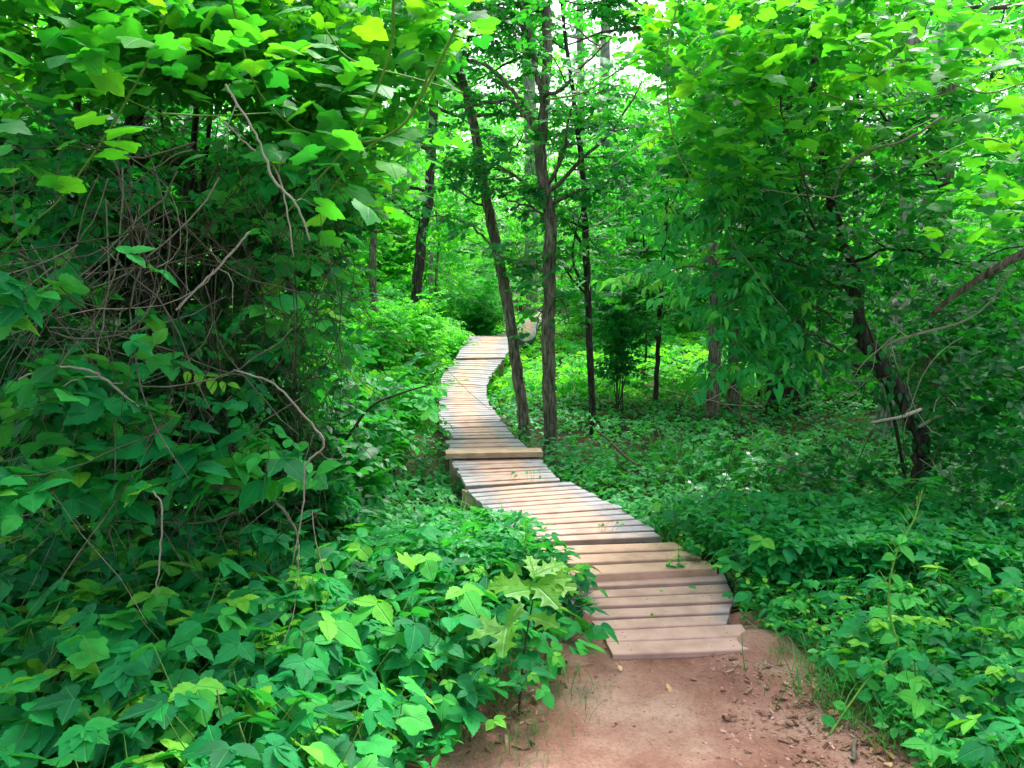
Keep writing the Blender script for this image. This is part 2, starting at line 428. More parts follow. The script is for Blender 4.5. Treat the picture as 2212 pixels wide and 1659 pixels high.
LEAF_BIG = [leaf(12, 0.66, 0.4, 0.10, 0.14, 0.07), leaf(12, 0.60, 0.36, 0.15, 0.06, 0.09), leaf(11, 0.70, 0.42, 0.06, 0.18, 0.04)]
LEAF_MED = [leaf(5, 0.6, 0.42, 0.1, 0.2), leaf(5, 0.52, 0.38, 0.15, 0.1)]
LEAF_LOW = [leaf(3, 0.62, 0.45, 0.1, 0.15)]
LEAF_ROUND = [leaf(5, 0.8, 0.5, 0.05, 0.1, 0, 0.8)]
LEAF_LANCE = [leaf(5, 0.36, 0.4, 0.1, 0.25)]
GRAPE = [radial_leaf(grape_r, 26, 0.12, 0.12), radial_leaf(grape_r, 26, 0.3, 0.05)]
GRAPE_LOW = [radial_leaf(lambda t: grape_r(t) * (1 - 0.0), 11, 0.15, 0.1)]
OAK = [oakleaf()]

def rotz(a):
    c, s = math.cos(a), math.sin(a); return np.array([[c, -s, 0], [s, c, 0], [0, 0, 1]])
def rotx(a):
    c, s = math.cos(a), math.sin(a); return np.array([[1, 0, 0], [0, c, -s], [0, s, c]])
def roty(a):
    c, s = math.cos(a), math.sin(a); return np.array([[c, 0, s], [0, 1, 0], [-s, 0, c]])

def compound(items):
    """items: (template, 3x3, offset, tint offset) -> one template; the last array is a per-leaf tint offset"""
    V, f3, f4, L, T, n = [], [], [], [], [], 0
    for tp, Mx, off, dt in items:
        v = tp[0] @ Mx.T + off
        V.append(v); L.append(tp[3]); T.append(tp[4] + dt)
        if tp[1] is not None: f3.append(tp[1] + n)
        if tp[2] is not None: f4.append(tp[2] + n)
        n += len(v)
    return (np.concatenate(V), np.concatenate(f3) if f3 else None, np.concatenate(f4) if f4 else None, np.concatenate(L), np.concatenate(T))
def trifoliate(lf, s=1.0, rnd=0.15):
    it = []
    for k, (a, tilt) in enumerate([(0, 0.0), (1.25, 0.12), (-1.25, 0.12)]):
        a += R.normal(0, rnd); l = s * (1.0 if k == 0 else 0.86) * R.uniform(0.9, 1.1)
        Mx = rotz(a) @ rotx(0.0 + R.normal(0, 0.18)) @ roty(R.normal(0, 0.22)) * l
        it.append((lf[R.integers(len(lf))], Mx, np.array([0, 0.16 * s if k == 0 else 0.02, 0]), R.normal(0, 0.06)))
    return compound(it)
def spray(lf, n=9, length=3.2, s=1.0, droop=0.25, flat=0.25):
    """twig with alternating leaves, lying towards +y; unit = leaf length"""
    it = []
    for k in range(n):
        t = (k + 0.5) / n
        y = t * length
        sg = 1 if k % 2 else -1
        a = sg * R.uniform(0.7, 1.2) if k < n - 1 else R.normal(0, 0.2)
        Mx = rotz(a) @ rotx(-droop + R.normal(0, flat)) @ roty(R.normal(0, flat)) * s * R.uniform(0.7, 1.15)
        it.append((lf[R.integers(len(lf))], Mx, np.array([0, y, -0.06 * y * y / length]), R.normal(0, 0.08)))
    return compound(it)

def scatter(geo, tpl, pos, nrm, fwd, scale, tint):
    pos = np.asarray(pos, float); N = len(pos)
    if N == 0: return
    nrm = nrm / np.linalg.norm(nrm, axis=1, keepdims=True)
    fwd = fwd - nrm * np.sum(fwd * nrm, axis=1, keepdims=True)
    fwd = fwd / (np.linalg.norm(fwd, axis=1, keepdims=True) + 1e-9)
    rt = np.cross(fwd, nrm)
    V, F3, F4, L, T = tpl
    k = len(V)
    s = np.broadcast_to(np.asarray(scale, float), (N,))[:, None, None]
    W = (V[None, :, 0:1] * rt[:, None, :] + V[None, :, 1:2] * fwd[:, None, :] + V[None, :, 2:3] * nrm[:, None, :]) * s + pos[:, None, :]
    off = (np.arange(N) * k)[:, None, None]
    f3 = (F3[None] + off).reshape(-1, 3) if F3 is not None else None
    f4 = (F4[None] + off).reshape(-1, 4) if F4 is not None else None
    tt = (np.broadcast_to(np.asarray(tint, float), (N,))[:, None] + T[None, :]).reshape(-1)
    geo.add(W.reshape(-1, 3), f3, f4, np.clip(tt, 0, 1), np.tile(L, (N, 1)))
def rnd_frames(N, tilt=0.35, down=0.0):
    n = np.stack([R.normal(0, tilt, N), R.normal(0, tilt, N), np.ones(N)], 1)
    a = R.uniform(0, 2 * math.pi, N)
    f = np.stack([np.cos(a), np.sin(a), np.full(N, -down)], 1)
    return n, f
def scatter_mix(geo, tpls, pos, tilt, scale, tint, down=0.0, fwd=None):
    N = len(pos); idx = R.integers(len(tpls), size=N)
    n, f = rnd_frames(N, tilt, down)
    if fwd is not None: f = f * 0.6 + fwd
    scale = np.broadcast_to(scale, (N,)); tint = np.broadcast_to(tint, (N,))
    for i, t in enumerate(tpls):
        m = idx == i
        scatter(geo, t, np.asarray(pos)[m], n[m], f[m], scale[m], tint[m])

# ------------------------------------------------------------------ tubes
def tube(geo, pts, rad, sides=8, tint=0.5, rough=0.0):
    pts = np.asarray(pts, float); n = len(pts)
    rad = np.broadcast_to(np.asarray(rad, float), (n,))
    tg = np.gradient(pts, axis=0); tg /= (np.linalg.norm(tg, axis=1, keepdims=True) + 1e-9)
    ref = np.array([0.0, 1.0, 0.0]) if abs(tg[0][1]) < 0.8 else np.array([1.0, 0, 0])
    u = np.cross(ref, tg[0]); u /= np.linalg.norm(u) + 1e-9
    V = []
    a = np.linspace(0, 2 * math.pi, sides, endpoint=False)
    for i in range(n):
        u = u - tg[i] * np.dot(u, tg[i]); u /= np.linalg.norm(u) + 1e-9
        v = np.cross(tg[i], u)
        r = rad[i] * (1 + (R.normal(0, rough, sides) if rough else 0))
        if np.isscalar(r): r = np.full(sides, r)
        V.append(pts[i] + np.outer(np.cos(a) * r, u) + np.outer(np.sin(a) * r, v))
    V = np.concatenate(V)
    F4 = []
    for i in range(n - 1):
        for j in range(sides):
            F4.append((i * sides + j, i * sides + (j + 1) % sides, (i + 1) * sides + (j + 1) % sides, (i + 1) * sides + j))
    F3 = [(( n - 1) * sides, (n - 1) * sides + j, (n - 1) * sides + j + 1) for j in range(1, sides - 1)]
    geo.add(V, F3, F4, tint)
def smooth(pts, k=4, wig=0.0):
    """Catmull-Rom through pts (columns after 3 ride along)"""
    P = np.asarray(pts, float)
    P = np.vstack([2 * P[0] - P[1], P, 2 * P[-1] - P[-2]])
    out = []
    for i in range(1, len(P) - 2):
        for t in np.linspace(0, 1, k, endpoint=False):
            out.append(0.5 * ((2 * P[i]) + (-P[i - 1] + P[i + 1]) * t + (2 * P[i - 1] - 5 * P[i] + 4 * P[i + 1] - P[i + 2]) * t * t + (-P[i - 1] + 3 * P[i] - 3 * P[i + 1] + P[i + 2]) * t ** 3))
    out.append(P[-2])
    out = np.array(out)
    if wig:
        out[1:-1, :3] += R.normal(0, wig, (len(out) - 2, 3))
    return out
def pxpath(pts, Y0, Y1=None):
    """pixel polyline (x, y, width px) -> rows x y z r"""
    Y1 = Y0 if Y1 is None else Y1
    out = []
    for i, (x, y, wd) in enumerate(pts):
        Y = Y0 + (Y1 - Y0) * i / max(1, len(pts) - 1)
        p = at(x, y, Y)
        out.append((*p, wd * 0.5 * Y / F))
    return np.array(out)
def limb(geo, start, d, length, r0, seg=7, wig=0.18, up=0.0, sides=6, tint=0.5):
    """a random crooked branch; returns its points"""
    p = np.array(start, float); d = np.array(d, float); d /= np.linalg.norm(d)
    pts = [p.copy()]
    for i in range(seg):
        d = d + R.normal(0, wig, 3) + np.array([0, 0, up])
        d /= np.linalg.norm(d)
        p = p + d * length / seg
        pts.append(p.copy())
    pts = np.array(pts)
    tube(geo, pts, np.linspace(r0, r0 * 0.25, seg + 1), sides, tint)
    return pts
def sprays_on(geo, tw, pts, tpls, size, tint, n, spread=0.25, tilt=0.3):
    """leafy side sprays along a branch"""
    pts = np.asarray(pts)
    m = len(pts)
    t = R.uniform(0.25, 1.0, n) * (m - 1)
    i = np.minimum(t.astype(int), m - 2)
    fr = (t - i)[:, None]
    pos = pts[i] * (1 - fr) + pts[i + 1] * fr + R.normal(0, spread, (n, 3)) * np.array([1, 1, 0.45])
    d = pts[i + 1] - pts[i]; d /= np.linalg.norm(d, axis=1, keepdims=True)
    scatter_mix(geo, tpls, pos, tilt, size * R.uniform(0.75, 1.2, n), np.clip(tint + R.normal(0, 0.15, n), 0, 1), 0.12, d * 0.7)

SPR_LOW = [spray(LEAF_LOW, 9, 3.4), spray(LEAF_LOW, 11, 3.8), spray(LEAF_LOW, 7, 2.6)]
SPR_MED = [spray(LEAF_MED, 8, 3.0), spray(LEAF_MED, 10, 3.6), spray(LEAF_ROUND, 8, 3.0)]
SPR_LANCE = [spray(LEAF_LANCE, 9, 2.6, 1.0, 0.5, 0.3), spray(LEAF_LANCE, 7, 2.0, 1.0, 0.6, 0.3)]
TRI_BIG = [trifoliate(LEAF_BIG) for _ in range(6)]
TRI_LOW = [trifoliate(LEAF_MED) for _ in range(4)]

# ================================================================== GROUND
def grid_sheet(xs, ys, zf):
    X, Yg = np.meshgrid(xs, ys)
    Z = zf(X, Yg)
    V = np.stack([X.ravel(), Yg.ravel(), Z.ravel()], 1)
    nx = len(xs)
    i, j = np.meshgrid(np.arange(nx - 1), np.arange(len(ys) - 1))
    a = (j * nx + i).ravel()
    return V, np.stack([a, a + 1, a + nx + 1, a + nx], 1)
g = Geo()
xs = np.concatenate([-np.geomspace(400, 6, 24), np.linspace(-5.6, 5.6, 70), np.geomspace(6, 400, 24)])
ys = np.concatenate([-np.geomspace(200, 4, 14), np.linspace(-3, 9, 70), np.linspace(9.4, 40, 50), np.geomspace(42, 600, 22)])
V, F4_ = grid_sheet(xs, ys, ground_z)
g.add(V, None, F4_)
tag(g.build('ground', M['soil']), kind='structure')

# dirt path: an irregular ribbon a few millimetres proud of the soil
g = Geo()
yy = np.linspace(-1.5, 5.0, 170); uu = np.linspace(-1, 1, 70)
V = []
MOUND = [(*atz(1640, 1388, 0)[:2], 0.055, 0.13), (*atz(1610, 1335, 0)[:2], 0.08, 0.13), (*atz(1265, 1345, 0)[:2], 0.09, 0.12), (*atz(1230, 1400, 0)[:2], 0.03, 0.15), (*atz(1720, 1400, 0)[:2], 0.03, 0.2)]
for y in yy:
    m_, h_ = path_mid(y), path_half(y)
    l = h_ + 0.30 + 0.10 * noise2(y * 2.0, 3.0, 2.2) + 0.04 * noise2(y, 9.0, 9)
    r = h_ + 0.30 + 0.12 * noise2(y * 2.0, 17.0, 2.0) + 0.04 * noise2(y, 5.0, 9)
    for u in uu:
        x = m_ + (u * r if u > 0 else u * l)
        e = abs(u)
        z = max(ground_z(x, y) + 0.004, -0.016 - 1) + 0.012 * (1 - sstep(0.75, 1.0, e)) + 0.006 * noise2(x, y, 5) + 0.003 * noise2(x, y, 19)
        for (mx_, my_, am, sg) in MOUND: z += am * math.exp(-((x - mx_) ** 2 + (y - my_) ** 2) / sg ** 2)
        if y > 3.8: z -= 0.05 * float(sstep(3.85, 4.3, y)) * (1 - float(sstep(0.75, 0.9, e)))
        V.append((x, y, float(z)))
nx = len(uu)
i, j = np.meshgrid(np.arange(nx - 1), np.arange(len(yy) - 1)); a = (j * nx + i).ravel()
g.add(np.array(V), None, np.stack([a, a + 1, a + nx + 1, a + nx], 1))
tag(g.build('dirt_path', M['dirt']), kind='structure')

# ================================================================== BOARDWALK
ZD = 0.035
ST = []     # stations: left end, right end (world), with section breaks
def st(l, r, z=None, dl=None, dr=None):
    if z is not None:
        return (atz(*l, z), atz(*r, z))
    return (at(*l, dl), at(*r, dr))
sections = [
  dict(st=[st((1322, 1414), (1632, 1402), 0.020), st((1294, 1361), (1598, 1348), 0.025)], kind='dirty', n=2),
  dict(st=[st((1292, 1358), (1573, 1345), 0.040), st((1250, 1310), (1590, 1296), 0.035), st((1203, 1252), (1553, 1235), 0.03)], kind='old', n=5),
  dict(st=[st((1196, 1246), (1551, 1227), 0.075), st((1120, 1176), (1452, 1166), 0.06)], kind='new', n=3),
  dict(st=[st((1112, 1172), (1432, 1158), 0.02), st((1063, 1110), (1330, 1092), 0.02), st((1010, 1057), (1230, 1040), 0.0)], kind='old', n=12),
  dict(st=[st((1005, 1049), (1205, 1037), 0.0), st((972, 981), (1157, 977), -0.02)], kind='old', n=11),
  dict(st=[st((969, 974), (1144, 971), -0.03), st((964, 950), (1117, 946), -0.03)], kind='old', n=3),
  dict(st=[st((977, 946), (1113, 943.5), -0.09), st((951, 912), (1084, 908), -0.06), st((948.5, 882), (1064, 880), -0.04), st((949.5, 858), (1051.5, 857), -0.02),
           st((951, 836), (1051, 840), 0.02), st((958, 809), (1058, 815), 0.1), st((983, 775), (1088, 774), 0.26)], kind='old', n=40),
  dict(st=[st((984, 773), (1090, 771.5), 0.29), st((1005, 738), (1108, 740), 0.43), st((1018, 726), (1118, 727), 0.5)], kind='pale', n=16),
  dict(st=[st((1022, 725.6), (1121, 727), None, 18.7, 18.6), st((1062, 723), (1134, 736), None, 21.4, 20.2), st((1108, 711), (1154, 728), None, 24.0, 22.4),
           st((1118, 704), (1160, 710), None, 26.0, 25.2), st((1130, 693), (1166, 697), None, 28.6, 28.2), st((1147, 686), (1178, 687), None, 31, 31)], kind='pale', n=None),
  dict(st=[st((1150, 687), (1180, 688), None, 31.5, 31.5), st((1163, 673), (1186, 673), None, 38, 38), st((1172, 664), (1188, 664), None, 46, 46)], kind='pale', n=None),
]
bw = thing('boardwalk', 'winding plank boardwalk through the green woods, dusted with red dirt', 'boardwalk', tuple(atz(1480, 1405, 0.0)))
BWLOC = np.array(bw.location)
plank_no = 0
far_planks = Geo()
deck_samples = []
def plank_geo(G, a0, b0, a1, b1, th, tint, dirt):
    """a0,b0 front left/right top corners; a1,b1 back; th thickness"""
    jl, jr = R.normal(0, 0.010, 2)
    ux = (b0 - a0) / np.linalg.norm(b0 - a0)
    a0 = a0 + ux * jl; a1 = a1 + ux * jl; b0 = b0 + ux * jr; b1 = b1 + ux * jr
    dz = R.normal(0, 0.0018)
    n = 6
    c = 0.005                                     # eased edge
    V, L = [], []
    fw = (a1 - a0) / np.linalg.norm(a1 - a0)
    rows = [(0, 0, -th), (0, 0, -c), (c, 0, 0), (-c, 1, 0), (0, 1, -c), (0, 1, -th)]
    warp = R.normal(0, 0.003)
    for k in range(n + 1):
        t = k / n
        pf = a0 * (1 - t) + b0 * t; pb = a1 * (1 - t) + b1 * t
        for (e, side, z) in rows:
            p = (pb if side else pf) + fw * e + np.array([0, 0, z + dz + warp * math.sin(t * 3.1)])
            V.append(p); L.append((2 * t - 1, side, dirt))
    F = []
    m = len(rows)
    for k in range(n):
        for j in range(m):
            F.append((k * m + j, (k + 1) * m + j, (k + 1) * m + (j + 1) % m, k * m + (j + 1) % m))
    F += [(0, 1, 4, 5), (1, 2, 3, 4)]
    q = n * m
    F += [(q + 5, q + 4, q + 1, q), (q + 4, q + 3, q + 2, q + 1)]
    G.add(np.array(V) - BWLOC, None, F, tint, np.array(L))
edgeL, edgeR = [], []
for si, s in enumerate(sections):
    if si < 6:
        t_ = np.linspace(0, len(s['st']) - 1, 12 * (len(s['st']) - 1) + 1); ar = np.arange(len(s['st']))
        Ls, Rs = [np.stack([np.interp(t_, ar, [q[e][k] for q in s['st']]) for k in range(3)], 1) for e in (0, 1)]
    else:
        Ls = smooth(np.array([q[0] for q in s['st']]), 12)
        Rs = smooth(np.array([q[1] for q in s['st']]), 12)
    mid = (Ls + Rs) / 2
    cl = np.concatenate([[0], np.cumsum(np.linalg.norm(np.diff(mid, axis=0), axis=1))])
    tot = cl[-1]
    n = s['n'] or max(2, int(round(tot / 0.135)))
    def ev(arr, d): return np.array([np.interp(d, cl, arr[:, k]) for k in range(3)])
    pitch = tot / n
    gap = 0.004 if s['kind'] == 'dirty' else max({1: 0.25, 2: 0.25}.get(si, 0.2 if si < 6 else 0.27) * pitch, 0.018)
    th = 0.055 if s['kind'] == 'new' else 0.036
    for k in range(n):
        d0, d1 = k * pitch, (k + 1) * pitch - gap
        a0, b0, a1, b1 = ev(Ls, d0), ev(Rs, d0), ev(Ls, d1), ev(Rs, d1)
        dirt = {'dirty': 1.4, 'old': 0.62, 'new': 0.75, 'pale': 0.5}[s['kind']]
        if si == 1: dirt = 1.0 - 0.05 * k
        if si in (6,): dirt = 0.5
        tint = float(np.clip(R.normal(0.5, 0.3), 0, 1))
        mat = M['plank_new'] if s['kind'] == 'new' else M['plank']
        if plank_no < 99:
            G = Geo(); plank_geo(G, a0, b0, a1, b1, th, tint, dirt)
            o = G.build('plank', mat, bw, smooth=False)
            if s['kind'] == 'new': o['label'] = 'thick tan newer plank standing proud of the grey ones'
        else:
            plank_geo(far_planks, a0, b0, a1, b1, th, tint, dirt)
        plank_no += 1
        deck_samples.append(((a0 + b0) / 2, np.linalg.norm(b0 - a0) / 2, max(a0[1], b0[1])))
    for E, arr, sg in ((edgeL, Ls, 1), (edgeR, Rs, -1)):
        other = Rs if arr is Ls else Ls
        inset = arr + (other - arr) * 0.14
        E.append((inset, th))
o = far_planks.build('plank', M['plank'], bw, smooth=False); o['kind'] = 'stuff'
# pale loose cross board lying over the joint
def board(name, p0, p1, wd, th, mat, label=None, tint=0.5, up=np.array([0, 0, 1.0]), dirt=0.1):
    G = Geo()
    d = (p1 - p0) / np.linalg.norm(p1 - p0)
    s_ = np.cross(d, up); s_ /= np.linalg.norm(s_); u_ = np.cross(s_, d)
    V, L = [], []
    for t in (0, 1):
        for a_, b_ in ((-1, -1), (1, -1), (1, 1), (-1, 1)):
            V.append((p1 if t else p0) + s_ * a_ * wd / 2 + u_ * b_ * th / 2); L.append((2 * t - 1, a_, dirt))
    G.add(np.array(V) - BWLOC, None, [(0, 3, 2, 1), (4, 5, 6, 7), (0, 1, 5, 4), (1, 2, 6, 5), (2, 3, 7, 6), (3, 0, 4, 7)], tint, np.array(L))
    o = G.build(name, mat, bw, smooth=False)
    if label: o['label'] = label
    return o
board('cross_board', atz(963, 981, 0.03), atz(1170, 977, 0.03), 0.20, 0.05, M['plank_new'], 'loose yellowish board laid across the deck, sticking out on both sides', 0.9)
# stringers and posts
for E in (edgeL, edgeR):
    for inset, th in E:
        idx = np.linspace(0, len(inset) - 1, max(2, len(inset) // 6)).astype(int)
        P = inset[idx].copy(); P[:, 2] -= th + 0.075
        G = Geo()
        for k in range(len(P) - 1):
            p0, p1 = P[k], P[k + 1]
            d = (p1 - p0) / (np.linalg.norm(p1 - p0) + 1e-9)
            s_ = np.cross(d, [0, 0, 1]); s_ /= np.linalg.norm(s_)
            V = []
            for p in (p0, p1):
                for a_, b_ in ((-1, -1), (1, -1), (1, 1), (-1, 1)):
                    V.append(p + s_ * a_ * 0.019 + np.array([0, 0, b_ * 0.07]) - BWLOC)
            G.add(V, None, [(0, 3, 2, 1), (4, 5, 6, 7), (0, 1, 5, 4), (1, 2, 6, 5), (2, 3, 7, 6), (3, 0, 4, 7)], 0.3, np.zeros((8, 3)) - 1)
        G.build('stringer', M['plank'], bw, smooth=False)
for k in (3, 4, 5, 6, 7, 8):
    for E in (edgeL, edgeR):
        inset, th = E[k]
        for fr in ((0.02, 0.5) if k in (3, 6) else (0.03,)):
            p = inset[int(fr * (len(inset) - 1))].copy(); p[2] -= th + 0.01
            gz = float(ground_z(p[0], p[1])) - 0.1
            q = p.copy(); q[2] = gz
            if p[2] - gz > 0.12:
                off = np.array([-0.065 if E is edgeL else 0.065, 0, 0])
                board('post', q + off, p + off, 0.085, 0.085, M['plank_new'], None, 0.2, np.array([0, 1.0, 0]), -1)
pA, pB = atz(1003, 1066, -0.08), atz(1040, 1088, -0.06)
board('brace', pA + np.array([0, 0, -0.03]), pB + np.array([0.1, -0.15, -0.02]), 0.04, 0.13, M['plank_new'], 'pale slanting brace below the left deck edge', 0.8, np.array([0, 0, 1.0]), -1)
DS_y = np.array([d[0][1] for d in deck_samples]); DS_x = np.array([d[0][0] for d in deck_samples]); DS_z = np.array([d[0][2] for d in deck_samples]); DS_h = np.array([d[1] for d in deck_samples])
_o = np.argsort(DS_y); DS_y, DS_x, DS_z, DS_h = DS_y[_o], DS_x[_o], DS_z[_o], DS_h[_o]
def deck_mask(x, y, z, pad=0.03):
    """True where a point stands on / through the deck"""
    xc = np.interp(y, DS_y, DS_x); h = np.interp(y, DS_y, DS_h); zc = np.interp(y, DS_y, DS_z)
    return (np.abs(x - xc) < h + pad) & (y > DS_y[0] - 0.1) & (y < DS_y[-1]) & (z > zc - 0.2)
def path_mask(x, y, pad=0.0):
    return (np.abs(x - path_mid(y)) < path_half(y) + pad) & (y < 4.0)

# ================================================================== TREES with their own traced trunks
def tree(name, label, cat, trunk, Y, branches=(), sprays=None, mat='bark', leafmat='mid', sides=12, group=None,
         nlimb=8, limb_len=1.6, size=0.1, tint=0.5, dens=14, tpls=None, Y1=None, zmin=1.2, ground=True, wig=0.01, ivy=0, side_bias=None, extra_up=0):
    P = pxpath(trunk, Y, Y1)
    if extra_up:                         # carry the trunk on above the frame
        d = (P[-1, :3] - P[-2, :3]); d /= np.linalg.norm(d); d = d * 0.5 + np.array([0, 0, 0.5])
        P = np.vstack([P, [*(P[-1, :3] + d * extra_up), P[-1, 3] * 0.4]])
    if ground:                           # reach the soil with a root flare
        b = P[0].copy(); gz = float(ground_z(b[0], b[1]))
        if b[2] > gz + 0.05: P = np.vstack([[b[0], b[1], gz - 0.12, b[3] * 1.25], P])
        else: P[0, 2] = gz - 0.1; P[0, 3] *= 1.2
    base = P[0, :3].copy(); base[2] += 0.1
    root = thing(name, label, cat, tuple(base), group)
    S = smooth(P, 6)
    S[1:-1, :3] += R.normal(0, wig, (len(S) - 2, 3)) * 0.5
    tg = Geo()
    tube(tg, S[:, :3] - base, np.maximum(S[:, 3], 0.004), sides, 0.5, 0.045)
    lg = Geo()
    tpls = tpls or SPR_MED
    allp = []
    for br in branches:
        bp = pxpath(br['p'], br.get('Y', Y), br.get('Y1', None))
        bs = smooth(bp, 5); bs[1:-1, :3] += R.normal(0, 0.01, (len(bs) - 2, 3))
        tube(tg, bs[:, :3] - base, np.maximum(bs[:, 3], 0.003), 7, 0.5, 0.04)
        allp.append(bs[:, :3] - base)
        nsub = br.get('sub', 4)
        for _ in range(nsub):
            i = R.integers(len(bs) // 3, len(bs) - 1)
            d = R.normal(0, 1, 3); d[2] = abs(d[2]) * 0.3 + 0.1
            allp.append(limb(tg, bs[i, :3] - base, d, R.uniform(0.4, 0.9), 0.007, 5, 0.25, 0, 4))
    zs = S[:, 2]
    cand = np.where(zs > zmin)[0]
    for _ in range(nlimb):
        if len(cand) == 0: break
        i = R.choice(cand)
        a = R.uniform(0, 2 * math.pi)
        if side_bias is not None and R.random() < 0.6: a = side_bias + R.normal(0, 0.6)
        d = np.array([math.cos(a), math.sin(a), R.uniform(0.0, 0.6)])
        L_ = limb_len * R.uniform(0.6, 1.3)
        r0 = min(0.022 * limb_len, S[i, 3] * 0.5)
        pts = limb(tg, S[i, :3] - base, d, L_, r0, 8, 0.16, 0.03, 5)
        allp.append(pts)
        for _k in range(3):
            q = pts[R.integers(2, 8)]
            d2 = d + R.normal(0, 0.8, 3) * np.array([1, 1, 0.4])
            allp.append(limb(tg, q, d2, L_ * 0.45, r0 * 0.4, 5, 0.22, 0, 4))
    for pts in allp:
        sprays_on(lg, None, pts, tpls, size, tint, dens, 0.14)
    if ivy:
        k = R.integers(2, len(S) - 1, ivy)
        a = R.uniform(0, 2 * math.pi, ivy)
        rr = S[k, 3] + R.uniform(0.0, 0.10, ivy)
        pos = S[k, :3] - base + np.stack([np.cos(a) * rr, np.sin(a) * rr, R.uniform(-0.2, 0.2, ivy)], 1)
        nrm = np.stack([np.cos(a), np.sin(a), R.uniform(0.3, 0.8, ivy)], 1)
        f = np.stack([R.normal(0, .4, ivy), R.normal(0, .4, ivy), -np.ones(ivy)], 1)
        scatter(lg, LEAF_MED[0], pos, nrm, f, size * R.uniform(0.7, 1.2, ivy), np.clip(tint - 0.1 + R.normal(0, .15, ivy), 0, 1))
    tg.build('trunk', M[mat], root)
    if lg.n: lg.build('crown', M[leafmat], root)
    return root

tree('leaning_tree', 'slender leaning tree with slanting grey trunk close right of the boardwalk', 'tree',
     [(1134, 950, 26), (1128, 880, 25), (1114, 780, 24), (1100, 680, 24), (1078, 560, 23), (1052, 440, 22), (1030, 310, 20), (1006, 195, 19), (972, 105, 17), (945, 20, 14), (925, -70, 12)], 11.0, Y1=11.4,
     branches=[dict(p=[(1073, 545, 6), (1030, 500, 5), (975, 470, 4), (920, 470, 3)]), dict(p=[(1000, 200, 7), (960, 150, 5), (905, 130, 4)]),
               dict(p=[(1040, 380, 6), (1100, 330, 4), (1130, 290, 3)]), dict(p=[(1060, 450, 6), (1000, 420, 4), (930, 330, 3), (870, 270, 2)])],
     nlimb=8, limb_len=1.3, dens=10, size=0.085, extra_up=4, zmin=2.2, tint=0.4)
tree('forked_tree', 'straight grey-barked tree with forked limbs, middle of the three slim trees beside the boardwalk', 'tree',
     [(1189, 960, 31), (1188, 880, 30), (1186, 800, 29), (1183, 735, 30), (1187, 660, 27), (1186, 560, 29), (1190, 490, 26), (1178, 420, 25), (1168, 340, 25), (1172, 260, 22), (1180, 150, 20), (1181, 40, 20), (1178, -80, 17)], 10.6,
     branches=[dict(p=[(1168, 310, 12), (1150, 270, 10), (1120, 235, 9), (1100, 218, 7), (1040, 225, 5), (990, 235, 4)]),
               dict(p=[(1168, 290, 10), (1140, 240, 10), (1105, 195, 9), (1060, 150, 8), (1000, 125, 7), (930, 112, 6), (850, 95, 4)]),
               dict(p=[(1171, 200, 14), (1160, 160, 13), (1146, 95, 13), (1130, 30, 12), (1115, -40, 10)]),
               dict(p=[(1140, 75, 8), (1110, 45, 7), (1070, 30, 5), (1030, 15, 3)]),
               dict(p=[(1180, 480, 6), (1150, 450, 5), (1100, 430, 4), (1050, 400, 2)], sub=5),
               dict(p=[(1185, 590, 5), (1140, 570, 4), (1090, 555, 2)], sub=3), dict(p=[(1187, 640, 4), (1215, 650, 3), (1230, 700, 2)], sub=1), dict(p=[(1185, 650, 4), (1165, 680, 3), (1158, 715, 2)], sub=0)],
     nlimb=9, limb_len=1.4, dens=10, size=0.085, extra_up=4, zmin=2.2, tint=0.4, ivy=12)
tree('slim_tree', 'thin dark-stemmed tree with side limbs, rightmost of the three slim trees beside the boardwalk', 'tree',
     [(1281, 920, 15), (1277, 830, 15), (1273, 740, 15), (1270, 640, 15), (1266, 540, 15), (1263, 440, 12), (1255, 340, 12), (1246, 260, 10), (1236, 180, 9), (1222, 90, 8), (1212, 0, 7), (1205, -60, 6)], 11.6,
     branches=[dict(p=[(1263, 540, 8), (1235, 490, 7), (1210, 455, 4)]), dict(p=[(1248, 290, 6), (1280, 240, 5), (1305, 190, 3)]),
               dict(p=[(1252, 308, 6), (1215, 325, 5), (1200, 380, 5), (1200, 440, 4)], sub=2), dict(p=[(1268, 640, 6), (1235, 600, 5), (1208, 555, 3)], sub=2),
               dict(p=[(1260, 390, 4), (1330, 395, 3), (1400, 380, 2)], sub=4)],
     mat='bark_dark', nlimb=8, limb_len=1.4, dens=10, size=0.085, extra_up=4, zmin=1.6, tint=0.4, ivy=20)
# far pale trunks in the bright gap
tree('tall_tree', 'tall pale vine-clad trunk rising straight behind the forked tree', 'tree',
     [(1150, 680, 30), (1149, 560, 29), (1148, 440, 28), (1147, 300, 27), (1142, 150, 26), (1138, 20, 24), (1132, -100, 22)], 37, mat='bark_pale', nlimb=3, limb_len=3, dens=16, size=0.13, leafmat='far', ivy=500, zmin=7, extra_up=5)
tree('tall_tree', 'pale bare trunk seen in the sky gap just right of the slim tree', 'tree',
     [(1262, 640, 18), (1262, 450, 17), (1256, 300, 17), (1254, 130, 15), (1252, -40, 13)], 30, mat='bark_pale', nlimb=2, limb_len=3, dens=16, size=0.13, leafmat='far', zmin=9, extra_up=5)
tree('tall_tree', 'whitish bare trunk below the open sky at top centre', 'tree',
     [(1292, 640, 24), (1298, 450, 23), (1300, 280, 23), (1306, 150, 21), (1312, -40, 18)], 33, mat='bark_pale', nlimb=2, limb_len=3, dens=16, size=0.13, leafmat='far', zmin=9, extra_up=5)
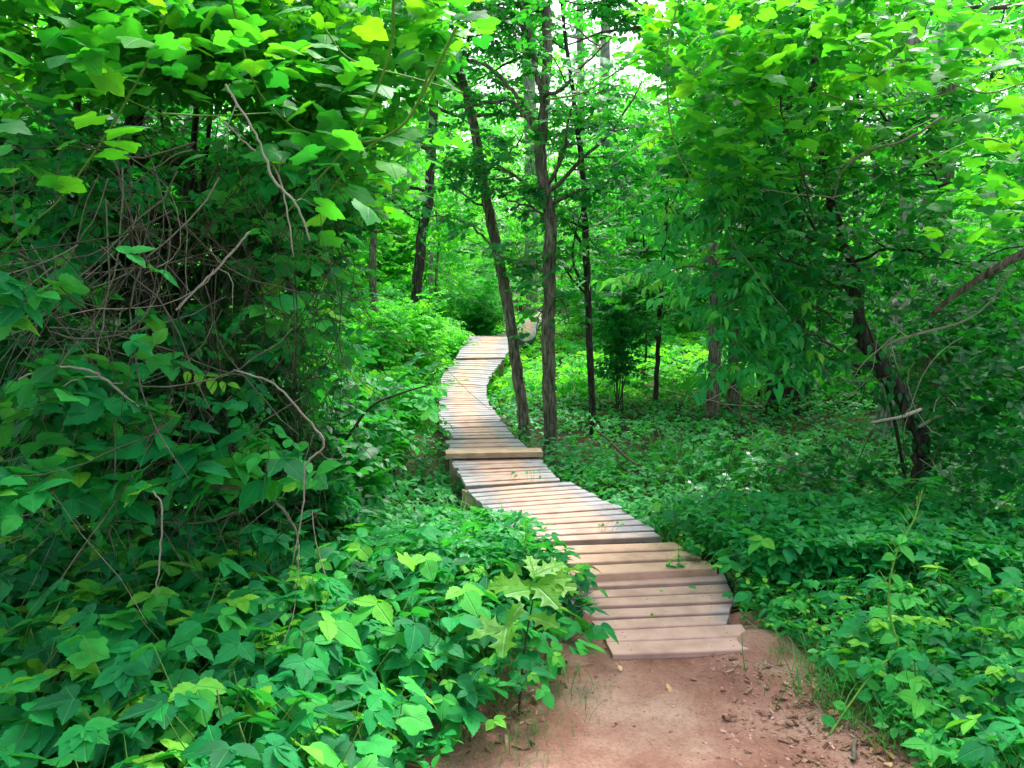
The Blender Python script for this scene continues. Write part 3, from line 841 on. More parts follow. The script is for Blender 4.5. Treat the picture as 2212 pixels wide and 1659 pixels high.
# left middle
tree('dark_tree', 'crooked dark trunk left of the boardwalk crest', 'tree',
     [(900, 640, 24), (906, 570, 23), (912, 500, 22), (926, 430, 20), (931, 340, 19), (936, 250, 19), (944, 120, 17), (950, -40, 14)], 17, mat='bark_dark', nlimb=9, limb_len=2.0, dens=12, size=0.1, ivy=120, zmin=2.5, extra_up=4, leafmat='far', tint=0.3)
tree('grey_tree', 'straight grey trunk left of the crooked dark one', 'tree',
     [(806, 640, 17), (806, 500, 16), (807, 380, 15), (808, 240, 14), (805, 60, 13), (803, -60, 11)], 20, nlimb=7, limb_len=2.2, dens=12, size=0.11, zmin=3, extra_up=4, leafmat='far', tint=0.35)
tree('grey_tree', 'faint grey trunk at the left end of the far trunks, beside the vine thicket', 'tree',
     [(772, 640, 15), (776, 480, 14), (778, 330, 13), (775, 150, 12), (770, -40, 10)], 25, nlimb=5, limb_len=2.4, dens=12, size=0.12, zmin=3, extra_up=4, leafmat='far')
tree('grey_tree', 'short pale trunk close behind the crooked dark tree', 'tree',
     [(928, 640, 12), (930, 540, 11), (932, 420, 10), (935, 200, 9), (937, -20, 8)], 27, mat='bark_pale', nlimb=5, limb_len=2.4, dens=12, size=0.12, zmin=4, extra_up=4, leafmat='far')
# right side
tree('grey_tree', 'grey-brown trunk with bare foot standing in the shady undergrowth right of the slim trees', 'tree',
     [(1536, 915, 31), (1542, 820, 28), (1545, 700, 28), (1543, 600, 27), (1534, 430, 26), (1525, 250, 24), (1515, 60, 22), (1508, -60, 20)], 12.2, nlimb=8, limb_len=1.8, dens=12, size=0.1, zmin=2.4, extra_up=4, tint=0.35, ivy=60)
tree('grey_tree', 'vine-spotted trunk just right of the bare-footed grey trunk', 'tree',
     [(1581, 900, 28), (1583, 820, 24), (1586, 700, 24), (1588, 560, 23), (1592, 400, 22), (1590, 200, 20), (1585, -40, 18)], 13.2, nlimb=8, limb_len=1.8, dens=12, size=0.1, zmin=2.4, extra_up=4, tint=0.35, ivy=250)
tree('big_tree', 'thick dark furrowed trunk in deep shade on the right', 'tree',
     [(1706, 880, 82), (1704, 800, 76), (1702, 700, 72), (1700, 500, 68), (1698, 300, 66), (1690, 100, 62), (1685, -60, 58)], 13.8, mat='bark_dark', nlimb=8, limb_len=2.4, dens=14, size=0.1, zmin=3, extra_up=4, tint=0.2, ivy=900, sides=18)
tree('grey_tree', 'thin dark trunk between the thick dark trunk and the gnarled tree', 'tree',
     [(1850, 850, 18), (1850, 740, 17), (1852, 560, 16), (1850, 300, 15), (1846, -20, 13)], 15, mat='bark_dark', nlimb=6, limb_len=1.8, dens=12, size=0.1, zmin=2.4, tint=0.3, extra_up=4)
tree('pale_tree', 'pale mossy leaning trunk behind the gnarled tree', 'tree',
     [(1916, 930, 52), (1922, 850, 46), (1932, 770, 42), (1944, 640, 38), (1955, 480, 32), (1966, 300, 28), (1970, 100, 26), (1975, -40, 22)], 11.5, mat='bark_pale', nlimb=5, limb_len=1.6, dens=12, size=0.1, zmin=3, tint=0.4, extra_up=4, ivy=80)
tree('big_tree', 'thick furrowed trunk standing at the far right', 'tree',
     [(2008, 900, 78), (2014, 700, 72), (2020, 520, 64), (2028, 380, 58), (2040, 230, 54), (2048, 60, 52), (2055, -60, 48)], 14.5, mat='bark', nlimb=6, limb_len=2.2, dens=12, size=0.1, zmin=4, tint=0.4, extra_up=4, sides=18)
tree('sapling', 'slim black-stemmed sapling in the bright clearing right of the slim trees', 'tree',
     [(1418, 830, 11), (1421, 760, 10), (1425, 680, 10), (1430, 600, 9), (1438, 480, 8), (1445, 350, 6), (1452, 260, 4)], 14, mat='bark_dark', nlimb=8, limb_len=1.6, dens=14, size=0.1, zmin=0.9, tint=0.45,
     branches=[dict(p=[(1421, 740, 5), (1395, 700, 4), (1360, 640, 3)]), dict(p=[(1423, 700, 5), (1450, 660, 4), (1500, 630, 3)])])
for k, (x, Y_, wd, lab) in enumerate([(1392, 16, 5, 'whip-thin sapling left of the black-stemmed sapling'), (1640, 14.5, 9, 'thin stem left of the thick dark trunk'),
                                    (1660, 13, 12, 'short dark stem against the left side of the thick dark trunk'), (1765, 16, 11, 'thin stem right of the thick dark trunk')]):
    tree('sapling', lab, 'tree', [(x, 900 - (Y_ - 12) * 22, wd), (x + 4, 740, wd), (x + 2, 600, wd * 0.8), (x - 6, 420, wd * 0.6)], Y_, mat='bark_dark', nlimb=7, limb_len=1.2, dens=12, size=0.1, zmin=1.0, tint=0.4)

# gnarled vine-hung tree in the right foreground
tree('gnarled_tree', 'crooked dark tree hung with vines, nearest trunk on the right', 'tree',
     [(2080, 1330, 70), (2055, 1240, 62), (2020, 1140, 52), (1992, 1060, 44), (1990, 980, 36), (1976, 905, 34), (1944, 845, 38), (1903, 785, 34), (1866, 735, 27), (1850, 660, 22), (1836, 570, 20), (1816, 500, 20), (1794, 430, 22), (1782, 350, 20), (1772, 260, 20), (1764, 180, 18), (1746, 90, 15), (1724, 0, 12), (1705, -80, 10)], 6.8,
     branches=[dict(p=[(1900, 792, 9), (1850, 788, 8), (1800, 786, 7), (1745, 770, 5), (1700, 740, 3)], Y1=6.2), dict(p=[(1775, 268, 9), (1735, 268, 10), (1700, 285, 8), (1650, 298, 6), (1600, 290, 4)]),
               dict(p=[(1780, 262, 7), (1850, 255, 6), (1950, 262, 5), (2060, 275, 4), (2150, 230, 3)]), dict(p=[(1768, 230, 8), (1700, 330, 6), (1640, 440, 5), (1600, 520, 3)], Y1=5.9, sub=7),
               dict(p=[(1765, 180, 9), (1830, 190, 7), (1900, 240, 6), (1980, 330, 5), (2040, 420, 3)], Y1=6.2, sub=7), dict(p=[(1746, 90, 8), (1690, 60, 6), (1600, 30, 4)], sub=6),
               dict(p=[(1850, 660, 8), (1780, 600, 6), (1680, 560, 5), (1560, 560, 3)], Y1=5.6, sub=8), dict(p=[(1836, 570, 8), (1920, 540, 6), (2030, 560, 5), (2140, 600, 3)], Y1=6.0, sub=8)],
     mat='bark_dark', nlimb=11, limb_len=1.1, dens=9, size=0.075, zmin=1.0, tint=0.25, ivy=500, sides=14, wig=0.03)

# ================================================================== blobs of foliage given by place, size in metres
def blobs(geo, table, tpls, size, tint, tilt=0.4, down=0.1, vary=0.15, origin=np.zeros(3)):
    for (x, y, Y_, rx, ry, dp, n) in table:
        c = at(x, y, Y_)
        u = R.normal(0, 1, (n, 3)); u /= np.linalg.norm(u, axis=1, keepdims=True)
        u *= R.uniform(0.2, 1.0, (n, 1)) ** 0.5
        pos = c + u * np.array([rx * Y_ / F, dp, ry * Y_ / F]) - origin
        scatter_mix(geo, tpls, pos, tilt, size * R.uniform(0.65, 1.2, n), np.clip(tint + R.normal(0, vary, n), 0, 1), down)
def twiggery(geo, n, area, Yr, length, r, tint=(0.3, 0.9), down=1.0, curl=0.25, seg=9, origin=np.zeros(3)):
    x0, x1, y0, y1 = area
    for _ in range(n):
        p = at(R.uniform(x0, x1), R.uniform(y0, y1), R.uniform(*Yr)) - origin
        d = np.array([R.normal(0, 0.6), R.normal(0, 0.4), -down + R.normal(0, 0.4)])
        L_ = R.uniform(*length); d /= np.linalg.norm(d)
        pts = [p.copy()]; turn = R.normal(0, curl, 3)
        for i in range(seg):
            d = d + turn * 0.35 + R.normal(0, 0.13, 3); d /= np.linalg.norm(d)
            p = p + d * L_ / seg; pts.append(p.copy())
        rr = R.uniform(*r)
        tube(geo, np.array(pts), np.linspace(rr, rr * 0.5, seg + 1), 4, R.uniform(*tint))

# --- left thicket: ivy-dark stems, dry twigs, grape-vine roof
org = at(330, 1200, 4.4); org[2] = float(ground_z(org[0], org[1]))
th = thing('vine_thicket', 'dark hollow thicket of dry hanging twigs under the grape vine on the left', 'thicket', tuple(org))
G = Geo()
for (x0, x1, rad) in [(150, 180, 0.03), (300, 290, 0.07), (360, 410, 0.03), (480, 440, 0.02), (560, 600, 0.018), (60, 20, 0.03), (640, 600, 0.015), (420, 330, 0.02)]:
    Y_ = R.uniform(4.6, 5.4)
    a_ = at(x0, 1250, Y_); a_[2] = float(ground_z(a_[0], a_[1])) - 0.1
    b_ = at(x1, 60, Y_ + R.uniform(-0.4, 0.4))
    pts = [a_ * (1 - t) + b_ * t + R.normal(0, 0.06, 3) * math.sin(math.pi * t) for t in np.linspace(0, 1, 9)]
    tube(G, np.array(pts) - org, np.linspace(rad, rad * 0.6, 9), 8, 0.3, 0.08)
G.build('stem', M['bark_dark'], th)
G = Geo()
twiggery(G, 200, (80, 480, 250, 900), (3.2, 4.6), (0.4, 1.1), (0.0018, 0.004), (0.25, 0.8), 0.9, 0.35, 9, org)
twiggery(G, 200, (420, 740, 300, 850), (3.4, 4.8), (0.4, 1.1), (0.0013, 0.0026), (0.0, 0.45), 0.9, 0.2, 8, org)
twiggery(G, 80, (0, 250, 500, 1050), (3.0, 4.2), (0.4, 1.0), (0.002, 0.004), (0.3, 0.8), 0.7, 0.45, 9, org)
twiggery(G, 40, (400, 720, 850, 1150), (3.2, 4.4), (0.3, 0.9), (0.002, 0.004), (0.2, 0.7), 0.6, 0.4, 9, org)
G.build('dry_twigs', M['twig'], th)
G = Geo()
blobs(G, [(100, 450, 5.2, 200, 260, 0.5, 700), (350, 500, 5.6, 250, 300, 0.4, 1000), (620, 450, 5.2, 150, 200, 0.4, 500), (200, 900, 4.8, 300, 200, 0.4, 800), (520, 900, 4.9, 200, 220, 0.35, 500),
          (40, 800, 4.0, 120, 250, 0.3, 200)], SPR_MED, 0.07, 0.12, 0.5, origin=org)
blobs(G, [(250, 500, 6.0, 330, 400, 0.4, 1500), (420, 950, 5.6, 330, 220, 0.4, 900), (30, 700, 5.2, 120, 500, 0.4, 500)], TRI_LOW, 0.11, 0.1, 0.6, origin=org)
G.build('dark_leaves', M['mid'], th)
G = Geo()
blobs(G, [(90, 900, 3.1, 140, 180, 0.3, 42), (290, 780, 3.2, 90, 160, 0.25, 16), (40, 640, 3.0, 90, 60, 0.2, 10), (300, 1000, 3.2, 200, 90, 0.3, 34), (300, 560, 3.1, 50, 40, 0.1, 2), (560, 1010, 3.5, 140, 90, 0.3, 26), (20, 1080, 2.7, 100, 80, 0.2, 16), (640, 700, 3.9, 120, 80, 0.3, 12)],
      TRI_BIG, 0.125, 0.5, 0.5, 0.3, 0.22, org)
blobs(G, [(80, 430, 3.6, 120, 170, 0.3, 26), (600, 420, 4.0, 130, 140, 0.4, 26), (650, 620, 4.1, 110, 120, 0.3, 22), (200, 640, 3.5, 110, 60, 0.2, 8), (430, 700, 3.9, 90, 60, 0.2, 10)], TRI_BIG, 0.1, 0.5, 0.5, 0.3, 0.22, org)
blobs(G, [(120, 380, 3.9, 150, 180, 0.4, 60), (620, 450, 4.2, 150, 170, 0.4, 80), (700, 700, 4.4, 90, 160, 0.3, 50)], SPR_MED, 0.065, 0.5, 0.45, 0.3, 0.2, org)
blobs(G, [(120, 950, 3.4, 200, 220, 0.3, 60), (420, 900, 3.6, 200, 200, 0.3, 40), (200, 400, 3.8, 250, 150, 0.3, 40)], SPR_MED, 0.06, 0.4, 0.5, 0.3, 0.2, org)
G.build('climbing_leaves', M['fore'], th)

gv = thing('grape_vine', 'broad-leaved grape vine roofing the thicket, leaves glowing yellow-green at the top left', 'vine', tuple(org))
G = Geo()
blobs(G, [(80, 40, 3.4, 200, 90, 0.7, 80), (330, 30, 3.6, 230, 80, 0.8, 80), (600, 40, 3.8, 220, 90, 0.8, 80), (850, 70, 4.2, 180, 110, 0.7, 70), (120, 150, 3.1, 180, 70, 0.5, 32),
          (420, 130, 3.3, 240, 60, 0.5, 34), (660, 190, 3.5, 180, 80, 0.6, 44), (790, 300, 3.7, 100, 90, 0.5, 24), (60, 330, 2.8, 90, 70, 0.3, 7), (330, 290, 2.9, 160, 60, 0.3, 5),
          (700, 340, 3.4, 100, 80, 0.4, 16), (930, 40, 4.4, 110, 60, 0.6, 30), (740, 470, 3.2, 90, 50, 0.3, 5)], GRAPE, 0.115, 0.42, 0.33, 0.35, 0.28, org)
blobs(G, [(200, 40, 4.2, 420, 170, 0.8, 700), (650, 80, 4.7, 330, 200, 0.8, 620), (750, 300, 5.0, 150, 180, 0.6, 200)], SPR_MED, 0.075, 0.45, 0.45, 0.2, 0.2, org)
G.build('leaves', M['grape'], gv)
G = Geo()
for pts, wds in [([(360, 30), (320, 130), (230, 290), (130, 430), (60, 490), (0, 560)], (6, 5, 5)), ([(985, 60), (930, 170), (870, 270), (800, 305), (720, 300), (640, 280)], (7, 5, 4)),
                 ([(930, 150), (880, 260), (780, 330), (700, 430)], (6, 4, 3)), ([(850, 0), (840, 120), (760, 300), (600, 480)], (6, 5, 3)), ([(350, 245), (460, 250), (560, 245), (620, 240)], (4, 4, 3)),
                 ([(500, 0), (560, 200), (700, 330)], (5, 4, 3)), ([(120, 30), (240, 190), (380, 260)], (5, 4, 3)), ([(700, 60), (760, 130), (900, 170), (1000, 200)], (4, 3, 2))]:
    P = pxpath([(x, y, wds[0] * (1 - k / len(pts) * 0.5)) for k, (x, y) in enumerate(pts)], 3.2, 3.6)
    S = smooth(P, 6); tube(G, S[:, :3] - org, S[:, 3], 6, 0.75)
G.build('vine_stem', M['stem'], gv)

# conspicuous single dry sticks and vines
def stick(name, label, cat, pts, Y0, Y1, mat='twig', tint=0.9, sub=2):
    P = pxpath(pts, Y0, Y1); o0 = P[0, :3].copy()
    S = smooth(P, 6, 0.002)
    G = Geo(); tube(G, S[:, :3] - o0, S[:, 3], 6, tint, 0.06)
    for _ in range(sub):
        i = R.integers(2, len(S) - 1)
        limb(G, S[i, :3] - o0, R.normal(0, 1, 3) + (S[-1, :3] - S[0, :3]), R.uniform(0.1, 0.28), S[i, 3] * 0.5, 5, 0.25, 0, 4, tint)
    o = G.build(name, M[mat]); o.location = tuple(o0)
    return tag(o, label, cat)
stick('dry_stick', 'long pale bare stick hanging in front of the dark hollow of the thicket', 'stick', [(487, 182, 5), (535, 260, 5), (562, 310, 5), (592, 390, 6), (640, 440, 5), (670, 520, 4)], 3.0, 3.1, tint=1.0)
stick('dry_stick', 'thin whitish stick crossing the hollow from centre down to the right', 'stick', [(470, 250, 4), (530, 310, 4), (590, 360, 5), (615, 430, 4), (635, 555, 3)], 3.3, 3.2, tint=0.9)
stick('dry_vine', 'long bare vine arching over the thicket floor and hanging straight down', 'vine', [(505, 800, 4), (590, 830, 5), (650, 890, 5), (700, 960, 5), (665, 985, 5), (660, 1060, 4), (640, 1180, 3)][:4] + [(662, 1000, 5), (655, 1080, 4), (632, 1220, 3)], 3.1, 3.0, tint=0.8, sub=1)
stick('dry_vine', 'thin tan vine hanging down in front of the leafy bank at far left', 'vine', [(330, 1060, 4), (350, 1100, 4), (345, 1190, 4), (337, 1290, 3)], 2.7, 2.7, tint=0.85, sub=0)
stick('dry_stick', 'grey bent stick arching above the left foreground leaves', 'stick', [(40, 820, 4), (110, 795, 5), (190, 800, 6), (240, 830, 6), (300, 880, 5)], 3.0, 3.2, tint=0.95)
stick('dry_stick', 'slanting pale twig crossing the big leaves beside the hollow', 'stick', [(380, 670, 4), (450, 600, 5), (505, 540, 5), (540, 500, 4)], 3.0, 3.2, tint=0.8)
stick('dry_stick', 'pale broken stick lying low under the twigs', 'stick', [(390, 1040, 8), (450, 1050, 10), (560, 1060, 9), (610, 1100, 8), (640, 1150, 6)], 3.5, 3.4, tint=0.65)
stick('dead_branch', 'whitish dead branch reaching to the right edge below the gnarled crown', 'branch', [(1985, 922, 7), (2030, 897, 7), (2075, 884, 7), (2130, 893, 6), (2215, 894, 5)], 6.0, 5.6, tint=1.0, sub=4)
stick('dead_branch', 'short pale dead branch sticking out left of the gnarled trunk', 'branch', [(1990, 884, 8), (1960, 896, 8), (1925, 905, 7), (1880, 913, 5)], 6.4, 6.0, tint=1.0, sub=1)
stick('dead_branch', 'fine pale dead branch curving up to the right above the gnarled bend', 'branch', [(1912, 748, 6), (1950, 730, 6), (2020, 712, 6), (2085, 692, 5), (2140, 650, 4), (2180, 590, 3)], 6.2, 5.8, tint=1.0, sub=7)
stick('fallen_limb', 'stout smooth grey limb slanting up out of the right edge', 'branch', [(2012, 680, 11), (2060, 640, 15), (2130, 592, 19), (2225, 540, 24), (2320, 500, 28)], 6.0, 5.4, 'bark', 0.7, sub=0)
stick('dead_branch', 'bare curved branch dangling in the middle of the gnarled crown', 'branch', [(1780, 560, 5), (1800, 640, 5), (1840, 700, 6), (1880, 690, 4)][:0] or [(2040, 250, 6), (1960, 300, 6), (1870, 330, 5), (1820, 370, 4), (1800, 430, 4)], 5.8, 6.0, tint=0.8, sub=5)
stick('dead_branch', 'long thin grey branch crossing the top right corner', 'branch', [(2350, -60, 12), (2190, 10, 10), (2100, 15, 8), (2000, 30, 6), (1940, 50, 4)], 4.6, 5.0, tint=0.6, sub=4)
stick('hanging_vine', 'red-brown vine hanging in a slack curve left of the gnarled tree', 'vine', [(1725, 0, 4), (1700, 60, 4), (1690, 150, 4), (1688, 240, 4), (1720, 330, 4), (1745, 420, 4), (1762, 500, 3)], 5.4, 5.2, tint=0.15, sub=6)
stick('hanging_vine', 'twisted pale vine stems dropping to the ground below the gnarled trunk', 'vine', [(2028, 1000, 5), (2040, 1050, 6), (2035, 1110, 7), (2010, 1150, 9), (2025, 1200, 9), (2045, 1250, 7), (2052, 1290, 5)], 6.0, 5.9, tint=0.85, sub=3)
stick('hanging_vine', 'very thin vine hanging beside the twisted pale stems', 'vine', [(1985, 1040, 3), (1975, 1100, 3), (1985, 1180, 3), (1978, 1240, 3)], 6.0, 6.0, tint=0.8, sub=0)

stick('fallen_branch', 'dead branch lying in the undergrowth right of the slim tree', 'branch', [(1290, 930, 4), (1320, 955, 6), (1350, 985, 7), (1385, 1010, 5)], 9.4, 8.4, tint=0.5, sub=3)
stick('stick', 'long thin dead stem lying on the wood chips right of the path', 'stick', [(1640, 1430, 3), (1700, 1450, 3), (1760, 1480, 3), (1800, 1500, 2)], 3.62, 3.35, tint=0.9, sub=1)
# --- right overhead vine with bright leaves, and lance-leaved branch hanging at mid right
org = at(1900, 1200, 5.6); org[2] = float(ground_z(org[0], org[1]))
rv = thing('grape_vine', 'grape vine climbing over the gnarled tree, leaves glowing at the top right', 'vine', tuple(org))
G = Geo()
blobs(G, [(1480, 60, 5.0, 110, 80, 0.5, 45), (1560, 170, 5.0, 150, 90, 0.6, 80), (1700, 60, 5.0, 150, 80, 0.6, 60), (1650, 300, 5.0, 130, 100, 0.5, 60), (1960, 90, 4.4, 160, 80, 0.5, 45), (2130, 110, 3.9, 120, 90, 0.4, 30),
          (1850, 60, 5.0, 120, 70, 0.5, 40), (2140, 330, 4.6, 110, 140, 0.5, 50), (1480, 300, 5.4, 80, 90, 0.4, 25), (2080, 460, 5.0, 120, 90, 0.4, 40), (1400, 110, 5.6, 60, 30, 0.3, 8)], GRAPE, 0.11, 0.5, 0.33, 0.3, 0.28, org)
blobs(G, [(1560, 260, 5.8, 130, 200, 0.5, 120), (1700, 200, 6.0, 200, 200, 0.6, 150), (1900, 250, 6.4, 200, 200, 0.6, 110), (2100, 250, 6.6, 160, 240, 0.8, 70), (1600, 80, 5.4, 230, 120, 0.6, 160), (1980, 60, 5.0, 250, 100, 0.6, 120)], SPR_MED, 0.075, 0.5, 0.45, 0.2, 0.2, org)
G.build('leaves', M['grape'], rv)
G = Geo()
for pts in [[(1470, -20), (1440, 130), (1455, 300), (1500, 400)], [(1640, 0), (1560, 130), (1450, 190)], [(2212, 180), (2120, 200), (2000, 150), (1930, 60)], [(2212, 330), (2120, 300), (1980, 360)], [(1770, 200), (1900, 230), (2050, 200), (2212, 120)],
            [(1180, 215), (1260, 200), (1340, 150), (1430, 100)]]:
    P = pxpath([(x, y, 5 - k) for k, (x, y) in enumerate(pts)], 5.0, 4.8)
    S = smooth(P, 7); tube(G, S[:, :3] - org, np.maximum(S[:, 3], 0.002), 5, 0.8)
G.build('vine_stem', M['stem'], rv)

org2 = at(1600, 1000, 6.2); org2[2] = float(ground_z(org2[0], org2[1]))
lb = thing('drooping_shrub', 'tall shrub with drooping narrow pale-green leaves left of the gnarled tree', 'shrub', tuple(org2))
G = Geo(); GL = Geo()
for (pts) in [[(1800, 640), (1700, 560), (1620, 510), (1520, 480), (1440, 450)], [(1820, 700), (1720, 640), (1620, 600), (1500, 580), (1400, 590)], [(1820, 760), (1700, 700), (1600, 690), (1560, 700)], [(1850, 800), (1750, 760), (1650, 780), (1600, 800)],
              [(1780, 600), (1660, 620), (1560, 660)], [(1760, 520), (1660, 440), (1560, 420)]]:
    P = pxpath([(x, y, 6 - k) for k, (x, y) in enumerate(pts)], 6.6, 5.6)
    S = smooth(P, 6, 0.01); tube(G, S[:, :3] - org2, np.maximum(S[:, 3], 0.002), 5, 0.4)
    sprays_on(GL, None, S[:, :3] - org2, SPR_LANCE, 0.10, 0.55, 55, 0.13, 0.35)
s_ = smooth(pxpath([(1960, 1060, 9), (1930, 900, 8), (1880, 720, 7), (1800, 580, 5)], 7.4, 6.7), 6)
tube(G, s_[:, :3] - org2, s_[:, 3], 7, 0.3)
G.build('stem', M['twig'], lb); GL.build('leaves', M['fore'], lb)

# dark leafy mass around the gnarled trunk: seedlings and vines
ms = thing('vine_shrub', 'dark leafy tangle of creeper filling the shade around the gnarled trunk', 'shrub', tuple(org))
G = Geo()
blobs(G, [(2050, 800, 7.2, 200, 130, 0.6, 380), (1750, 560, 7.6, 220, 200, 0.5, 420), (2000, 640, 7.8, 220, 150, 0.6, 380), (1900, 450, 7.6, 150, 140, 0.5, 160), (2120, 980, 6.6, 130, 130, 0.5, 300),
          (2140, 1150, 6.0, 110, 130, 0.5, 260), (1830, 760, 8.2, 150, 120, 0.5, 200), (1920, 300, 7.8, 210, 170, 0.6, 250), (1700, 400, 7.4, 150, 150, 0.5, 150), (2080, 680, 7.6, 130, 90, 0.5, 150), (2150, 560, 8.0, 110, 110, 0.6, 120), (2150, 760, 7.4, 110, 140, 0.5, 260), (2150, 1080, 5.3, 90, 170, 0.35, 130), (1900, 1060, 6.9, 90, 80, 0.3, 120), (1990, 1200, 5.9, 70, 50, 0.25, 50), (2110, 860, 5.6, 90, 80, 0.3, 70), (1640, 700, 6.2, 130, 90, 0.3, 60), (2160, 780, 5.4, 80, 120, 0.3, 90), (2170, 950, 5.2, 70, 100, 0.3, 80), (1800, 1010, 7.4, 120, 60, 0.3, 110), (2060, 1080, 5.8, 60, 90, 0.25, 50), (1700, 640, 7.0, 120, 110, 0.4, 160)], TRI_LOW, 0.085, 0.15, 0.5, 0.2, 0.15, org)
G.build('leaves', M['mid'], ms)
G = Geo(); twiggery(G, 90, (1500, 2200, 250, 1150), (5.4, 6.8), (0.3, 1.0), (0.002, 0.0045), (0.3, 1.0), 0.5, 0.35, 8, org)
G.build('dry_twigs', M['twig'], ms)

# ================================================================== plants, prototypes + copies
def stalk(G, p0, p1, r, tint, bow=0.1, sides=5):
    m_ = (np.array(p0) + np.array(p1)) / 2 + np.array([R.normal(0, bow), R.normal(0, bow), bow]) * np.linalg.norm(np.array(p1) - np.array(p0))
    S = smooth(np.array([p0, m_, p1]), 4)
    tube(G, S, np.linspace(r, r * 0.6, len(S)), sides, tint)
def creeper_proto(h, nleaf, size, tint, name='creeper_plant'):
    root = thing(name, 'x', 'plant', (0, 0, -50))
    GL, GS = Geo(), Geo()
    for k in range(nleaf):
        a = R.uniform(0, 2 * math.pi); rr = R.uniform(0.03, 0.22); z = h * R.uniform(0.45, 1.0)
        p1 = np.array([math.cos(a) * rr, math.sin(a) * rr, z])
        b = np.array([math.cos(a) * 0.02, math.sin(a) * 0.02, z * 0.3])
        stalk(GS, b, p1, 0.0022, R.uniform(0.3, 0.8))
        n = np.array([[math.cos(a) * 0.28 + R.normal(0, 0.26), math.sin(a) * 0.28 + R.normal(0, 0.26), 1.0]])
        f = np.array([[math.cos(a), math.sin(a), -0.15]])
        young = R.random() < 0.15
        s = size * R.uniform(0.65, 1.15) * (0.6 if young else 1)
        scatter(GL, TRI_BIG[R.integers(6)], [p1], n, f, s, 0.95 if young else np.clip(tint + R.normal(0, 0.24), 0, 0.88))
    stalk(GS, (0, 0, -0.1), (R.normal(0, .03), R.normal(0, .03), h * 0.75), 0.004, 0.3, 0.04)
    GS.build('stem', M['stem'], root); GL.build('leaves', M['fore'], root)
    return root
def broad_proto(h, n, size, tint, tpl, mat='fore', name='leafy_weed', cat='plant', lowf=False):
    """erect stem with opposite leaves"""
    root = thing(name, 'x', cat, (0, 0, -50))
    GL, GS = Geo(), Geo()
    for s_i in range(3):
        a0 = R.uniform(0, 6.28); top = np.array([math.cos(a0) * 0.12 * s_i, math.sin(a0) * 0.12 * s_i, h * R.uniform(0.75, 1.0)])
        S = smooth(np.array([[0, 0, -0.08], top * 0.5 + R.normal(0, 0.02, 3), top]), 6)
        tube(GS, S, np.linspace(0.004, 0.0015, len(S)), 5, 0.6)
        for k in range(n):
            t = 0.2 + 0.8 * k / n
            i = min(int(t * (len(S) - 1)), len(S) - 2)
            a = a0 + k * 1.57
            for sg in (0, math.pi):
                f = np.array([[math.cos(a + sg), math.sin(a + sg), -0.05]])
                nr = np.array([[-math.cos(a + sg) * -0.25 + R.normal(0, .2), R.normal(0, .2) + math.sin(a + sg) * 0.25, 1]])
                scatter(GL, tpl[R.integers(len(tpl))], [S[i]], nr, f, size * R.uniform(0.7, 1.1) * (1.1 - 0.5 * t), np.clip(tint + 0.35 * (t > 0.85) + R.normal(0, .12), 0, 1))
    GS.build('stem', M['stem'], root); GL.build('leaves', M[mat], root)
    return root
def place(protos, spots, label, group, cat=None):
    for k, (x, y, s) in enumerate(spots):
        pr = protos[R.integers(len(protos))]
        z = float(ground_z(x, y))
        dup(pr, (x, y, z), (R.normal(0, 0.08), R.normal(0, 0.08), R.uniform(0, 6.28)), s, label, group, cat)
def kill(protos):
    for pr in protos:
        for c in list(pr.children): bpy.data.objects.remove(c)
        bpy.data.objects.remove(pr)

cre = [creeper_proto(0.42, 13, 0.118, 0.5), creeper_proto(0.36, 11, 0.125, 0.42), creeper_proto(0.5, 14, 0.112, 0.55), creeper_proto(0.3, 10, 0.12, 0.6), creeper_proto(0.45, 12, 0.115, 0.36)]
weeds = [broad_proto(0.42, 6, 0.085, 0.55, LEAF_ROUND, name='leafy_weed'), broad_proto(0.5, 7, 0.10, 0.5, LEAF_MED, name='leafy_weed'), broad_proto(0.35, 6, 0.07, 0.75, LEAF_MED, name='leafy_weed')]
# left bank: frame left edge out to the path edge; heights grow towards the back
def bank_left(n, yr, pad, hs):
    out = []
    tries = 0
    while len(out) < n and tries < 20000:
        tries += 1
        y = R.uniform(*yr); x = R.uniform(-0.62 * y - 0.3, 0.5)
        if x > path_mid(y) - path_half(y) - pad - 0.10 * noise2(x, y, 3): continue
        if y > 4.0 and deck_mask(x, y, 1.0, 0.18): continue
        if any((x - a) ** 2 + (y - b) ** 2 < 0.014 for a, b, _ in out): continue
        h = hs * (0.75 + 0.35 * min(1, max(0, (0.4 - x) / 1.5)))
        out.append((x, y, h * R.uniform(0.8, 1.2)))
    return out
def leaf_proto(h, n, size, tint, tpls, name):
    root = thing(name, 'x', 'plant', (0, 0, -50)); GL, GS = Geo(), Geo()
    for k in range(n):
        a = R.uniform(0, 6.28); rr = R.uniform(.04, .2); p1 = np.array([math.cos(a) * rr, math.sin(a) * rr, h * R.uniform(.4, 1)])
        stalk(GS, (0, 0, -0.03), p1, 0.002, R.uniform(.3, .9))
        scatter(GL, tpls[R.integers(len(tpls))], [p1], np.array([[math.cos(a) * .35 + R.normal(0, .25), math.sin(a) * .35 + R.normal(0, .25), 1.]]), np.array([[math.cos(a), math.sin(a), -.1]]), size * R.uniform(.55, 1.15), np.clip(tint + R.normal(0, .2), 0, 1))
    GS.build('stem', M['stem'], root); GL.build('leaves', M['fore'], root)
    return root
def palmate():
    it = []
    for k, a in enumerate((0, .75, -.75, 1.55, -1.55)):
        it.append((LEAF_BIG[k % 3], rotz(a + R.normal(0, .08)) @ rotx(-.2 + R.normal(0, .12)) * (1 - .13 * (abs(a))) * .9, np.zeros(3), R.normal(0, .05)))
    return compound(it)
